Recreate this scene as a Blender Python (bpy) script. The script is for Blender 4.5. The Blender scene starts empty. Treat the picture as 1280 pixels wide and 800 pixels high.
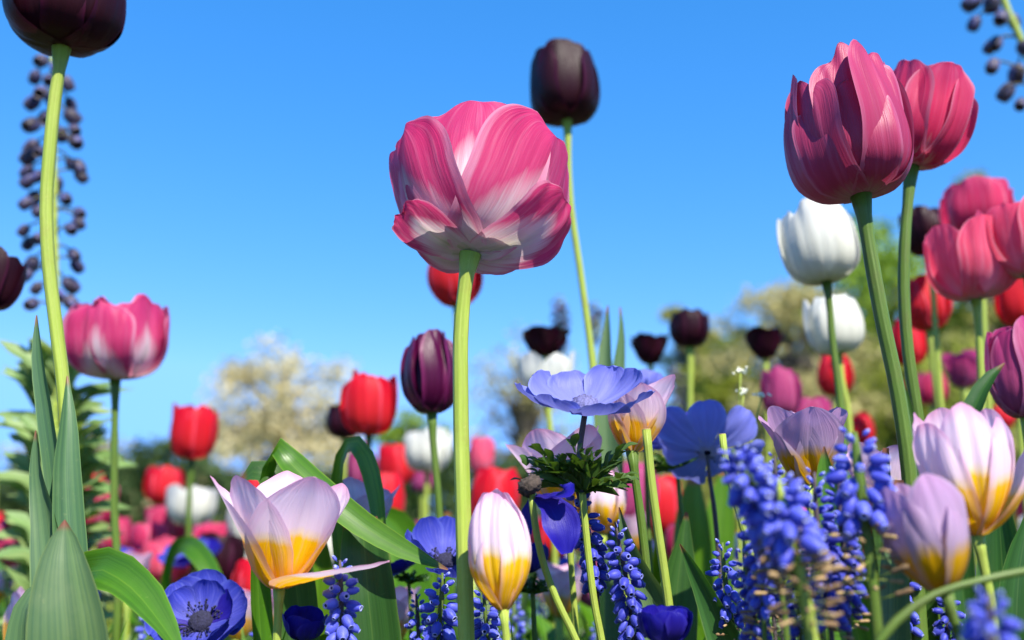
import bpy, math, random
import numpy as np
from mathutils import Vector, Matrix

scene = bpy.context.scene
COL = scene.collection
R = math.radians
PI = math.pi

# ------------------------------------------------------------------ camera, sky, sun, exposure
CAM_H, PITCH, LENS = 0.24, R(13.0), 35.0
F = 1280 * LENS / 36.0
cam_data = bpy.data.cameras.new('camera')
cam_data.lens = LENS; cam_data.sensor_width = 36.0
cam_data.clip_start = 0.01; cam_data.clip_end = 2000
cam_data.dof.use_dof = True
cam_data.dof.focus_distance = 0.435
cam_data.dof.aperture_fstop = 6.3
cam = bpy.data.objects.new('camera', cam_data); COL.objects.link(cam)
cam.location = (0, 0, CAM_H)
cam.rotation_euler = (R(90) + PITCH, 0, 0)
scene.camera = cam

SUN_EL, SUN_AZ = R(47), R(26)
to_sun = Vector((math.sin(SUN_AZ) * math.cos(SUN_EL), -math.cos(SUN_AZ) * math.cos(SUN_EL), math.sin(SUN_EL)))
world = bpy.data.worlds.new('World'); scene.world = world; world.use_nodes = True
wn = world.node_tree.nodes; wl = world.node_tree.links; wn.clear()
sky = wn.new('ShaderNodeTexSky'); sky.sky_type = 'NISHITA'; sky.sun_disc = False
sky.sun_elevation = SUN_EL; sky.sun_rotation = math.atan2(to_sun.x, to_sun.y)
sky.altitude = 0; sky.air_density = 1.0; sky.dust_density = 0.0; sky.ozone_density = 2.6
hsv = wn.new('ShaderNodeHueSaturation'); hsv.inputs['Saturation'].default_value = 1.5
hsv.inputs['Hue'].default_value = 0.5
bg = wn.new('ShaderNodeBackground'); bg.inputs['Strength'].default_value = 0.115
wo = wn.new('ShaderNodeOutputWorld')
tint = wn.new('ShaderNodeMix'); tint.data_type = 'RGBA'; tint.blend_type = 'MULTIPLY'; tint.inputs[0].default_value = 1.0
tint.inputs[7].default_value = (.88, 1.24, 1.76, 1)
gam = wn.new('ShaderNodeGamma'); gam.inputs['Gamma'].default_value = 0.66
wl.new(sky.outputs[0], gam.inputs['Color']); wl.new(gam.outputs[0], hsv.inputs['Color']); wl.new(hsv.outputs[0], tint.inputs[6]); 
sep = wn.new('ShaderNodeSeparateColor'); com = wn.new('ShaderNodeCombineColor'); pw = wn.new('ShaderNodeMath'); pw.operation = 'POWER'; pw.inputs[1].default_value = 1.45
wl.new(tint.outputs[2], sep.inputs[0]); wl.new(sep.outputs[0], pw.inputs[0]); mr = wn.new('ShaderNodeMath'); mr.operation = 'MINIMUM'; mr.inputs[1].default_value = 1.35; wl.new(pw.outputs[0], mr.inputs[0]); wl.new(mr.outputs[0], com.inputs[0])
mg = wn.new('ShaderNodeMath'); mg.operation = 'MINIMUM'; mg.inputs[1].default_value = 3.1; wl.new(sep.outputs[1], mg.inputs[0]); wl.new(mg.outputs[0], com.inputs[1]); wl.new(sep.outputs[2], com.inputs[2]); wl.new(com.outputs[0], bg.inputs['Color']); wl.new(bg.outputs[0], wo.inputs['Surface'])
sun_d = bpy.data.lights.new('sun', 'SUN'); sun_d.energy = 5.0; sun_d.angle = R(0.5); sun_d.color = (1.0, 0.94, 0.82)
sun = bpy.data.objects.new('sun', sun_d); COL.objects.link(sun)
sun.rotation_euler = to_sun.to_track_quat('Z', 'Y').to_euler()
scene.view_settings.view_transform = 'Standard'; scene.view_settings.look = 'None'
scene.view_settings.exposure = 1.12; scene.view_settings.gamma = 1.0
scene.view_settings.use_curve_mapping = False
scene.render.engine = 'CYCLES'
scene.cycles.use_denoising = True
scene.cycles.max_bounces = 8; scene.cycles.transmission_bounces = 6; scene.cycles.diffuse_bounces = 4
scene.cycles.sample_clamp_indirect = 6.0

# ------------------------------------------------------------------ helpers: picture point -> place
C0 = np.array([0, 0, CAM_H])
FWD = np.array([0, math.cos(PITCH), math.sin(PITCH)])
UPV = np.array([0, -math.sin(PITCH), math.cos(PITCH)])
RGT = np.array([1.0, 0, 0])
def P(px, py, Y):
    d = FWD + (px - 640) / F * RGT - (py - 400) / F * UPV
    return C0 + d * (Y / d[1])
def mpp(p):
    """metres per photo pixel at place p"""
    return float(np.dot(p - C0, FWD)) / F

def unit(a): return a / (np.linalg.norm(a) + 1e-12)
def cr(ctrl, t):
    """Catmull-Rom through evenly spaced control values (n,) or (n,k), t in 0..1"""
    c = np.asarray(ctrl, float); n = len(c); t = np.clip(np.asarray(t, float), 0, 1) * (n - 1)
    i = np.minimum(t.astype(int), n - 2); f = t - i
    p0 = c[np.maximum(i - 1, 0)]; p1 = c[i]; p2 = c[i + 1]; p3 = c[np.minimum(i + 2, n - 1)]
    if c.ndim > 1: f = f[..., None]
    return .5 * (2 * p1 + (p2 - p0) * f + (2 * p0 - 5 * p1 + 4 * p2 - p3) * f ** 2 + (3 * p1 - p0 - 3 * p2 + p3) * f ** 3)
def crx(xs, ys, t):
    """smooth interpolation through (xs, ys) with uneven xs"""
    k = np.interp(t, xs, np.linspace(0, 1, len(xs)))
    return cr(ys, k)

def curve(ctrl, t, chord):
    """smooth curve through control values, spaced by the chord lengths"""
    c = np.asarray(ctrl, float); c2 = c if c.ndim > 1 else c[:, None]; L = chord; n = len(c2)
    d = np.diff(c2, axis=0) / np.diff(L)[:, None]; m = np.empty_like(c2); m[0], m[-1] = d[0], d[-1]
    h = np.diff(L)
    if n > 2: m[1:-1] = (d[:-1] * h[1:, None] + d[1:] * h[:-1, None]) / (h[1:] + h[:-1])[:, None]
    x = np.clip(t, 0, 1) * L[-1]; i = np.clip(np.searchsorted(L, x, side='right') - 1, 0, n - 2)
    hh = h[i][:, None]; f = ((x - L[i]) / h[i])[:, None]
    o = (2*f**3-3*f**2+1)*c2[i] + (f**3-2*f**2+f)*hh*m[i] + (-2*f**3+3*f**2)*c2[i+1] + (f**3-f**2)*hh*m[i+1]
    return o if c.ndim > 1 else o[:, 0]
def chords(p):
    return np.concatenate([[0], np.cumsum(np.maximum(np.linalg.norm(np.diff(np.asarray(p, float), axis=0), axis=1), 1e-6))])
class MB:
    """collects verts / faces / uvs, then links them as ONE mesh object"""
    def __init__(s): s.v = []; s.f = []; s.uv = []
    def add(s, V, Fc, UV=None):
        o = sum(len(a) for a in s.v); s.v.append(np.asarray(V, float))
        s.f += [tuple(i + o for i in f) for f in Fc]
        s.uv.append(np.asarray(UV if UV is not None else np.zeros((len(V), 2)), float))
    def mesh(s, name, mat, loc, smooth=True):
        V = np.concatenate(s.v) - np.asarray(loc, float)
        me = bpy.data.meshes.new(name); me.from_pydata(V.tolist(), [], s.f)
        UV = np.concatenate(s.uv); ul = me.uv_layers.new(name='UVMap')
        idx = np.empty(len(me.loops), dtype=np.int32); me.loops.foreach_get('vertex_index', idx)
        ul.data.foreach_set('uv', UV[idx].astype(np.float32).ravel())
        if smooth: me.polygons.foreach_set('use_smooth', [True] * len(me.polygons))
        me.materials.append(mat); me.update()
        return me
    def build(s, name, mat, parent=None, loc=(0, 0, 0), smooth=True):
        """verts are world places; loc is the world place of the object's origin"""
        me = s.mesh(name, mat, loc, smooth)
        o = bpy.data.objects.new(name, me); COL.objects.link(o)
        wp = np.zeros(3)
        if parent is not None:
            o.parent = parent; wp = WORLD[parent.name]
        o.location = np.asarray(loc, float) - wp
        WORLD[o.name] = np.asarray(loc, float)
        return o
WORLD = {}
def grid_faces(nu, nv, wrap=False):
    Fs = []
    for j in range(nv - 1):
        for i in range(nu if wrap else nu - 1):
            i2 = (i + 1) % nu
            Fs.append((j * nu + i, j * nu + i2, (j + 1) * nu + i2, (j + 1) * nu + i))
    return Fs
def thing(name, label, cat, loc, group=None):
    o = bpy.data.objects.new(name, None); COL.objects.link(o)
    o.empty_display_size = 0.02
    o.location = loc; o['label'] = label; o['category'] = cat
    if group: o['group'] = group
    WORLD[o.name] = np.asarray(loc, float)
    return o
def structure(o): o['kind'] = 'structure'; return o

def tube_geo(mb, pts, radii, seg=10, n=24, cap=True):
    t = np.linspace(0, 1, n); L = chords(pts); C = curve(pts, t, L); rr = curve(radii, t, L)
    T = np.gradient(C, axis=0); T /= np.linalg.norm(T, axis=1)[:, None] + 1e-12
    ref = np.array([0, -1.0, 0.0]) if abs(T[0][1]) < .9 else np.array([1.0, 0, 0])
    N = unit(ref - T[0] * np.dot(ref, T[0])); V = []; UV = []
    for k in range(n):
        N = unit(N - T[k] * np.dot(N, T[k])); B = np.cross(T[k], N)
        for s in range(seg):
            a = 2 * PI * s / seg
            V.append(C[k] + rr[k] * (math.cos(a) * N + math.sin(a) * B)); UV.append((s / seg, t[k]))
    Fs = grid_faces(seg, n, True)
    if cap: Fs += [tuple(range(seg))[::-1], tuple((n - 1) * seg + i for i in range(seg))]
    mb.add(V, Fs, UV)
    return C, T

def ribbon_geo(mb, spine, widths, normals, fold=.25, n=26, nu=7, wave=0, seed=0, cup=0):
    """leaf blade: half widths along a spine, channel-folded towards the normal"""
    rng = random.Random(seed); ph = rng.random() * 6
    t = np.linspace(0, 1, n); L = chords(spine); C = curve(spine, t, L); w = np.maximum(curve(widths, t, L), 0); N0 = curve(normals, t, L)
    T = np.gradient(C, axis=0); T /= np.linalg.norm(T, axis=1)[:, None] + 1e-12
    u = np.linspace(-1, 1, nu); V = np.zeros((n, nu, 3)); UV = np.zeros((n, nu, 2))
    for k in range(n):
        Nn = unit(N0[k] - T[k] * np.dot(N0[k], T[k])); B = np.cross(T[k], Nn)
        if n >= 36: uk = u * (1 - .022 * (1 + np.sin(t[k] * 61 + ph + 3 * (u > 0)) * np.sin(t[k] * 23 + ph * 2)) * (np.abs(u) > .9) - (.10 if rng.random() < .05 else 0) * (np.abs(u) > .9) * (u > 0))
        else: uk = u
        lift = fold * w[k] * (np.abs(u) ** 1.6) + wave * w[k] * np.sin(t[k] * 17 + ph + (u > 0) * 2) * np.abs(u) ** 2
        V[k] = C[k] + np.outer(uk * w[k] * math.sqrt(max(.2, 1 - .5 * fold * fold)), B) + np.outer(lift, Nn)
        UV[k, :, 0] = u * .5 + .5; UV[k, :, 1] = t[k]
    mb.add(V.reshape(-1, 3), grid_faces(nu, n), UV.reshape(-1, 2))

# ------------------------------------------------------------------ materials
def rgb(h):
    """sRGB 0-255 triple -> linear"""
    return tuple(((c / 255) / 12.92 if c / 255 < .04045 else ((c / 255 + .055) / 1.055) ** 2.4) for c in h) + (1,)
def new_mat(name):
    m = bpy.data.materials.new(name); m.use_nodes = True
    n = m.node_tree.nodes; n.clear()
    return m, n, m.node_tree.links
def math_node(n, l, op, a, b=None, c=None, clamp=False):
    m = n.new('ShaderNodeMath'); m.operation = op; m.use_clamp = clamp
    for i, x in enumerate((a, b, c)):
        if x is None: continue
        if isinstance(x, (int, float)): m.inputs[i].default_value = x
        else: l.new(x, m.inputs[i])
    return m.outputs[0]
def mixc(n, l, fac, a, b, mode='MIX'):
    m = n.new('ShaderNodeMix'); m.data_type = 'RGBA'; m.blend_type = mode
    for sock, x in ((m.inputs['Factor'], fac), (m.inputs['A'], a), (m.inputs['B'], b)):
        if isinstance(x, (int, float)): sock.default_value = x
        elif isinstance(x, tuple): sock.default_value = x
        else: l.new(x, sock)
    # Mix node: RGBA sockets are index 6/7
    return m.outputs['Result']
def mixrgb(n, l, fac, a, b, mode='MIX'):
    m = n.new('ShaderNodeMix'); m.data_type = 'RGBA'; m.blend_type = mode
    for i, x in ((0, fac), (6, a), (7, b)):
        if isinstance(x, (int, float)): m.inputs[i].default_value = x
        elif isinstance(x, tuple): m.inputs[i].default_value = x
        else: l.new(x, m.inputs[i])
    return m.outputs[2]
def ramp(n, l, fac, stops, interp='LINEAR'):
    r = n.new('ShaderNodeValToRGB'); r.color_ramp.interpolation = interp
    el = r.color_ramp.elements
    while len(el) < len(stops): el.new(.5)
    for e, (p, c) in zip(el, stops): e.position = p; e.color = c
    l.new(fac, r.inputs[0]); return r.outputs[0]
def smooth01(n, l, x, a, b):
    m = n.new('ShaderNodeMapRange'); m.interpolation_type = 'SMOOTHSTEP'
    l.new(x, m.inputs[0]); m.inputs[1].default_value = a; m.inputs[2].default_value = b
    return m.outputs[0]
def noise(n, l, vec, scale, detail=3, rough=.55):
    t = n.new('ShaderNodeTexNoise'); t.inputs['Scale'].default_value = scale
    t.inputs['Detail'].default_value = detail; t.inputs['Roughness'].default_value = rough
    if vec is not None: l.new(vec, t.inputs['Vector'])
    return t.outputs['Fac']
def uv_parts(n, l, su=20, sv=1.4):
    tc = n.new('ShaderNodeTexCoord'); sx = n.new('ShaderNodeSeparateXYZ'); l.new(tc.outputs['UV'], sx.inputs[0])
    oi = n.new('ShaderNodeObjectInfo')
    rz = math_node(n, l, 'MULTIPLY', oi.outputs['Random'], 37.0)
    cb = n.new('ShaderNodeCombineXYZ')
    l.new(math_node(n, l, 'MULTIPLY', sx.outputs[0], su), cb.inputs[0])
    l.new(math_node(n, l, 'MULTIPLY', sx.outputs[1], sv), cb.inputs[1]); l.new(rz, cb.inputs[2])
    e = math_node(n, l, 'MULTIPLY', math_node(n, l, 'ABSOLUTE', math_node(n, l, 'SUBTRACT', sx.outputs[0], .5)), 2.0)
    return sx.outputs[0], sx.outputs[1], e, cb.outputs[0], oi.outputs['Random']
def leafy_out(n, l, m, col, transl, rough, tcol=None, bump=None, bstr=.15, spec=.5, sheen=0):
    pr = n.new('ShaderNodeBsdfPrincipled'); pr.inputs['Roughness'].default_value = rough
    pr.inputs['Specular IOR Level'].default_value = spec
    if sheen: pr.inputs['Sheen Weight'].default_value = sheen
    l.new(col, pr.inputs['Base Color'])
    tr = n.new('ShaderNodeBsdfTranslucent'); l.new(tcol or col, tr.inputs['Color'])
    mx = n.new('ShaderNodeMixShader'); mx.inputs[0].default_value = transl
    l.new(pr.outputs[0], mx.inputs[1]); l.new(tr.outputs[0], mx.inputs[2])
    if bump is not None:
        b = n.new('ShaderNodeBump'); b.inputs['Strength'].default_value = bstr; b.inputs['Distance'].default_value = .002
        l.new(bump, b.inputs['Height']); l.new(b.outputs[0], pr.inputs['Normal']); l.new(b.outputs[0], tr.inputs['Normal'])
    o = n.new('ShaderNodeOutputMaterial'); l.new(mx.outputs[0], o.inputs['Surface'])

def petal_mat(name, stops, edge=None, streak=None, flame=0, jit=.12, transl=.35, rough=.48, spec=.28, sheen=0, su=22, val=.64, sat=1.1):
    m, n, l = new_mat(name)
    U, Vv, e, vec, rnd = uv_parts(n, l, su)
    ns = noise(n, l, vec, 1.0, 4, .6)
    big = noise(n, l, vec, .35, 2)
    v = math_node(n, l, 'ADD', Vv, math_node(n, l, 'MULTIPLY', math_node(n, l, 'SUBTRACT', ns, .5), jit * 2))
    if flame:
        v = math_node(n, l, 'ADD', v, math_node(n, l, 'MULTIPLY', math_node(n, l, 'SUBTRACT', e, .35), flame))
    c = ramp(n, l, v, stops)
    if streak:
        f = math_node(n, l, 'MULTIPLY', smooth01(n, l, ns, .45, .75), streak[1])
        c = mixrgb(n, l, f, c, streak[0])
    if edge:
        et = math_node(n, l, 'MAXIMUM', e, smooth01(n, l, Vv, .8, 1.05))
        f = math_node(n, l, 'MULTIPLY', smooth01(n, l, math_node(n, l, 'ADD', et, math_node(n, l, 'MULTIPLY', math_node(n, l, 'SUBTRACT', ns, .5), .3)), edge[2], 1.0), edge[1])
        c = mixrgb(n, l, f, c, edge[0])
    hs = n.new('ShaderNodeHueSaturation'); l.new(c, hs.inputs['Color'])
    v2 = n.new('ShaderNodeVectorMath'); v2.operation = 'MULTIPLY'; v2.inputs[1].default_value = (3.4, 1.6, 1); l.new(vec, v2.inputs[0])
    vein = noise(n, l, v2.outputs[0], 1.0, 3, .6)
    c2 = mixrgb(n, l, math_node(n, l, 'MULTIPLY', smooth01(n, l, vein, .5, .72), .22), c, (.85, .7, .8, 1), 'MULTIPLY'); l.new(c2, hs.inputs['Color'])
    ns = math_node(n, l, 'ADD', ns, math_node(n, l, 'MULTIPLY', vein, .6))
    hs.inputs['Saturation'].default_value = sat
    l.new(math_node(n, l, 'ADD', math_node(n, l, 'MULTIPLY', big, .4 * val), .8 * val), hs.inputs['Value'])
    leafy_out(n, l, m, hs.outputs[0], transl, rough, bump=ns, bstr=.25, spec=spec, sheen=sheen)
    return m
def leaf_mat(name, c1, c2, cedge, transl=.3, rough=.38, spec=.5, su=26, tint=None, waxy=0):
    m, n, l = new_mat(name)
    U, Vv, e, vec, rnd = uv_parts(n, l, su, .8)
    ns = noise(n, l, vec, 1.0, 3, .5); big = noise(n, l, vec, .18, 2)
    c = mixrgb(n, l, math_node(n, l, 'ADD', math_node(n, l, 'MULTIPLY', smooth01(n, l, ns, .25, .75), .55), math_node(n, l, 'MULTIPLY', smooth01(n, l, big, .3, .7), .45)), c1, c2)
    c = mixrgb(n, l, math_node(n, l, 'MULTIPLY', smooth01(n, l, e, .90, 1.0), .5), c, cedge)
    mid = math_node(n, l, 'MULTIPLY', smooth01(n, l, math_node(n, l, 'SUBTRACT', 1.0, e), .95, 1.0), .2)
    c = mixrgb(n, l, mid, c, cedge)
    tco = n.new('ShaderNodeTexCoord'); sp1 = noise(n, l, tco.outputs['Object'], 260, 4, .7); sp2 = noise(n, l, tco.outputs['Object'], 30, 4, .65)
    c = mixrgb(n, l, math_node(n, l, 'MULTIPLY', smooth01(n, l, sp1, .62, .74), .35), c, (c2[0] * 1.5 + .08, c2[1] * 1.2 + .05, c2[2] + .06, 1))
    c = mixrgb(n, l, math_node(n, l, 'MULTIPLY', smooth01(n, l, sp2, .5, .75), .4), c, (c2[0] * 1.15 + .03, c2[1] * 1.05 + .02, c2[2] * 1.2 + .03, 1))
    c = mixrgb(n, l, math_node(n, l, 'SUBTRACT', 1.0, smooth01(n, l, Vv, .004, .02)), c, (.28, .12, .06, 1))
    hs = n.new('ShaderNodeHueSaturation'); l.new(c, hs.inputs['Color'])
    l.new(math_node(n, l, 'ADD', math_node(n, l, 'MULTIPLY', big, .55), .42), hs.inputs['Value'])
    l.new(math_node(n, l, 'ADD', math_node(n, l, 'MULTIPLY', rnd, .03), .485), hs.inputs['Hue'])
    tc = mixrgb(n, l, 1.0, hs.outputs[0], tint or (1.5, 1.4, .5, 1), 'MULTIPLY')
    leafy_out(n, l, m, hs.outputs[0], transl, rough, tcol=tc, bump=ns, bstr=.1, spec=spec, sheen=waxy)
    return m
def stem_mat(name, c1, c2, rough=.42):
    m, n, l = new_mat(name)
    U, Vv, e, vec, rnd = uv_parts(n, l, 14, 30)
    ns = noise(n, l, vec, .6, 4); big = noise(n, l, vec, .12, 2)
    tc = n.new('ShaderNodeTexCoord'); patch = noise(n, l, tc.outputs['Object'], 38, 5, .65); speck = noise(n, l, tc.outputs['Object'], 900, 2, .6)
    ribs = math_node(n, l, 'SINE', math_node(n, l, 'MULTIPLY', U, 2 * PI * 9))
    c = mixrgb(n, l, smooth01(n, l, ns, .3, .7), c1, c2)
    c = mixrgb(n, l, math_node(n, l, 'MULTIPLY', smooth01(n, l, patch, .48, .72), .5), c, (c1[0] * .75 + .06, c1[1] * .62 + .02, c1[2] * .7 + .02, 1))
    c = mixrgb(n, l, math_node(n, l, 'MULTIPLY', smooth01(n, l, speck, .62, .72), .4), c, (c2[0] * 1.25, c2[1] * 1.15, c2[2] + .06, 1))
    hs = n.new('ShaderNodeHueSaturation'); l.new(c, hs.inputs['Color'])
    l.new(math_node(n, l, 'ADD', math_node(n, l, 'MULTIPLY', big, .6), .42), hs.inputs['Value'])
    pr = n.new('ShaderNodeBsdfPrincipled'); l.new(hs.outputs[0], pr.inputs['Base Color'])
    l.new(math_node(n, l, 'ADD', math_node(n, l, 'MULTIPLY', patch, .35), rough - .1), pr.inputs['Roughness'])
    pr.inputs['Specular IOR Level'].default_value = .35
    pr.inputs['Subsurface Weight'].default_value = .15; pr.inputs['Subsurface Radius'].default_value = (.002, .003, .001); pr.inputs['Subsurface Scale'].default_value = 1
    b = n.new('ShaderNodeBump'); b.inputs['Strength'].default_value = .35; b.inputs['Distance'].default_value = .0006
    l.new(math_node(n, l, 'ADD', ns, math_node(n, l, 'MULTIPLY', ribs, .25)), b.inputs['Height']); l.new(b.outputs[0], pr.inputs['Normal'])
    o = n.new('ShaderNodeOutputMaterial'); l.new(pr.outputs[0], o.inputs['Surface'])
    return m

W1 = (1, 1, 1, 1)
M = {}
M['pink'] = petal_mat('rose_and_white_petal', [(0, (.55, .57, .42, 1)), (.14, (.72, .70, .62, 1)), (.40, (.78, .62, .68, 1)), (.58, (.62, .055, .19, 1)), (1, (.60, .038, .17, 1))],
                      edge=((.80, .42, .58, 1), .6, .84), streak=((.80, .35, .50, 1), .3), flame=.52, jit=.16, transl=.44, val=.92, sat=1.0, spec=.2)
M['rose'] = petal_mat('deep_rose_petal', [(0, (.62, .52, .36, 1)), (.10, (.50, .20, .24, 1)), (.25, (.46, .035, .115, 1)), (1, (.54, .055, .165, 1))],
                      edge=((.66, .22, .38, 1), .5, .88), streak=((.58, .13, .28, 1), .4), flame=.15, jit=.12, transl=.28, rough=.42, val=.74, sat=1.0)
M['rosered'] = petal_mat('rose_red_petal', [(0, (.66, .60, .42, 1)), (.14, (.70, .50, .46, 1)), (.30, (.62, .04, .12, 1)), (1, (.66, .06, .17, 1))],
                      edge=((.80, .36, .50, 1), .6, .84), streak=((.74, .22, .34, 1), .35), flame=.3, jit=.14, transl=.46, val=.92, sat=1.02, spec=.2)
M['salmon'] = petal_mat('salmon_pink_petal', [(0, (.46, .36, .50, 1)), (.16, (.66, .36, .48, 1)), (.45, (.76, .13, .22, 1)), (1, (.80, .10, .20, 1))],
                      edge=((.82, .34, .44, 1), .5, .86), streak=((.80, .42, .54, 1), .45), flame=.3, jit=.2, transl=.48, val=1.0, sat=1.04, spec=.2)
M['black'] = petal_mat('blackish_maroon_petal', [(0, (.16, .14, .07, 1)), (.06, (.045, .012, .02, 1)), (1, (.022, .005, .012, 1))],
                      edge=((.09, .015, .05, 1), .6, .8), streak=((.05, .008, .022, 1), .4), jit=.05, transl=.16, rough=.42, spec=.14)
M['purple'] = petal_mat('dark_purple_petal', [(0, (.40, .34, .16, 1)), (.07, (.14, .05, .08, 1)), (.2, (.055, .006, .03, 1)), (1, (.075, .008, .045, 1))],
                      edge=((.3, .05, .17, 1), .6, .75), streak=((.11, .014, .065, 1), .5), jit=.06, transl=.2, rough=.36, val=.8)
M['red'] = petal_mat('bright_red_petal', [(0, (.66, .36, .12, 1)), (.12, (.78, .06, .06, 1)), (1, (.76, .010, .035, 1))],
                      edge=((.86, .12, .20, 1), .6, .76), streak=((.82, .06, .11, 1), .4), jit=.08, transl=.48, val=.86, sat=1.02)
M['white'] = petal_mat('white_petal', [(0, (.60, .66, .36, 1)), (.2, (.76, .78, .66, 1)), (1, (.80, .80, .76, 1))],
                      streak=((.72, .74, .64, 1), .4), jit=.1, transl=.35, val=.86, sat=1)
M['greenish'] = petal_mat('greenish_pink_petal', [(0, (.3, .34, .16, 1)), (.5, (.16, .22, .05, 1)), (1, (.45, .12, .14, 1))], streak=((.4, .18, .16, 1), .4), transl=.25)
M['magenta'] = petal_mat('magenta_petal', [(0, (.5, .4, .4, 1)), (.12, (.48, .10, .25, 1)), (1, (.50, .035, .19, 1))],
                      edge=((.74, .26, .48, 1), .6, .8), streak=((.66, .13, .34, 1), .45), jit=.1, transl=.46, val=.86, sat=1.0)
M['lilac'] = petal_mat('pale_lilac_petal_with_yellow_base', [(0, (.62, .42, .02, 1)), (.2, (.90, .54, .003, 1)), (.51, (.92, .58, .004, 1)), (.55, (.86, .72, .52, 1)), (.60, (.84, .70, .79, 1)), (.85, (.80, .62, .76, 1)), (1, (.70, .30, .48, 1))],
                      edge=((.74, .42, .64, 1), .45, .72), streak=((.74, .56, .72, 1), .35), flame=.06, jit=.035, transl=.45, su=16, spec=.25, rough=.5, val=.98, sat=1)
M['lilacdark'] = petal_mat('shaded_lilac_petal_with_yellow_base', [(0, (.46, .34, .03, 1)), (.2, (.78, .42, .005, 1)), (.46, (.84, .48, .005, 1)), (.52, (.68, .46, .30, 1)), (.58, (.62, .46, .66, 1)), (1, (.58, .32, .56, 1))],
                      edge=((.70, .54, .74, 1), .5, .7), streak=((.54, .38, .60, 1), .4), flame=.05, jit=.045, transl=.42, su=16, spec=.25, rough=.5, val=.8, sat=1.05)  # darker copy of the pale lilac petal, shade painted into its colour
M['anemone'] = petal_mat('violet_blue_petal', [(0, (.30, .30, .62, 1)), (.2, (.16, .17, .66, 1)), (1, (.10, .12, .62, 1))],
                      edge=((.20, .24, .74, 1), .5, .75), streak=((.24, .25, .80, 1), .7), jit=.1, transl=.34, rough=.5, su=18)
M['anemonepale'] = petal_mat('pale_violet_blue_petal', [(0, (.50, .50, .75, 1)), (.22, (.27, .29, .74, 1)), (1, (.165, .185, .70, 1))],
                      edge=((.28, .33, .78, 1), .5, .75), streak=((.28, .31, .78, 1), .5), jit=.1, transl=.36, rough=.5, su=18, val=.82, sat=1)
M['anemonedark'] = petal_mat('deep_indigo_petal', [(0, (.07, .05, .3, 1)), (1, (.05, .045, .42, 1))],
                      edge=((.10, .09, .5, 1), .5, .75), streak=((.09, .08, .5, 1), .5), jit=.1, transl=.28, rough=.45, su=18)
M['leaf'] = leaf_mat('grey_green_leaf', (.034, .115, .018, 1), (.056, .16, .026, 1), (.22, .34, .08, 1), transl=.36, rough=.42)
M['leafwax'] = leaf_mat('waxy_blue_green_leaf', (.06, .155, .07, 1), (.14, .25, .085, 1), (.26, .38, .11, 1), transl=.22, rough=.42, su=30)
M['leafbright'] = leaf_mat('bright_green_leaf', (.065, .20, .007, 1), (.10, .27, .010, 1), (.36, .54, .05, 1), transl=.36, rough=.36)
M['leaffrit'] = leaf_mat('sage_green_leaf', (.19, .33, .09, 1), (.27, .41, .14, 1), (.45, .52, .3, 1), transl=.3, rough=.55)
M['grass'] = leaf_mat('sunlit_grassy_leaf', (.13, .30, .012, 1), (.20, .40, .02, 1), (.3, .45, .05, 1), transl=.5, rough=.45)  # colour brightened to paint sunlight onto blades that neighbours shade
M['stem'] = stem_mat('pale_green_stem', (.33, .44, .05, 1), (.40, .50, .085, 1))
M['stemdark'] = stem_mat('mid_green_stem', (.085, .155, .012, 1), (.115, .20, .022, 1))
M['stembrown'] = stem_mat('brownish_stem', (.11, .09, .05, 1), (.15, .14, .06, 1))
M['stempurple'] = stem_mat('purplish_stem', (.07, .05, .07, 1), (.10, .08, .08, 1))
M['feather'] = leaf_mat('feathery_green_leaf', (.04, .115, .018, 1), (.065, .17, .025, 1), (.12, .26, .04, 1), transl=.3, rough=.5)
M['tan'] = stem_mat('dried_tan', (.40, .26, .12, 1), (.52, .36, .18, 1), .8)
M['husk'] = stem_mat('dried_brown', (.20, .12, .06, 1), (.30, .19, .10, 1), .85)

def simple_mat(name, c1, c2, scale, rough=.8, coord='Object', bump=0):
    m, n, l = new_mat(name); tc = n.new('ShaderNodeTexCoord')
    ns = noise(n, l, tc.outputs[coord], scale, 6, .6)
    c = mixrgb(n, l, smooth01(n, l, ns, .3, .7), c1, c2)
    pr = n.new('ShaderNodeBsdfPrincipled'); pr.inputs['Roughness'].default_value = rough; l.new(c, pr.inputs['Base Color'])
    if bump:
        b = n.new('ShaderNodeBump'); b.inputs['Strength'].default_value = 1; b.inputs['Distance'].default_value = bump
        l.new(ns, b.inputs['Height']); l.new(b.outputs[0], pr.inputs['Normal'])
    o = n.new('ShaderNodeOutputMaterial'); l.new(pr.outputs[0], o.inputs['Surface'])
    return m
M['soil'] = simple_mat('dark_garden_soil', (.03, .02, .012, 1), (.07, .048, .03, 1), 60, .95, bump=.01)
M['lawn'] = simple_mat('lawn_grass', (.05, .11, .02, 1), (.09, .16, .035, 1), 3, .9, bump=.02)
M['bark'] = simple_mat('tree_bark', (.05, .04, .03, 1), (.11, .09, .07, 1), 9, .9, bump=.03)
M['centre'] = simple_mat('blue_black_flower_centre', (.008, .008, .025, 1), (.02, .02, .06, 1), 900, .95, bump=.0006)
M['centregrey'] = simple_mat('grey_blue_flower_centre', (.06, .06, .16, 1), (.14, .14, .34, 1), 900, .7, bump=.0006)
M['withered'] = simple_mat('withered_black', (.02, .014, .010, 1), (.07, .05, .04, 1), 500, .9, bump=.001)
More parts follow.
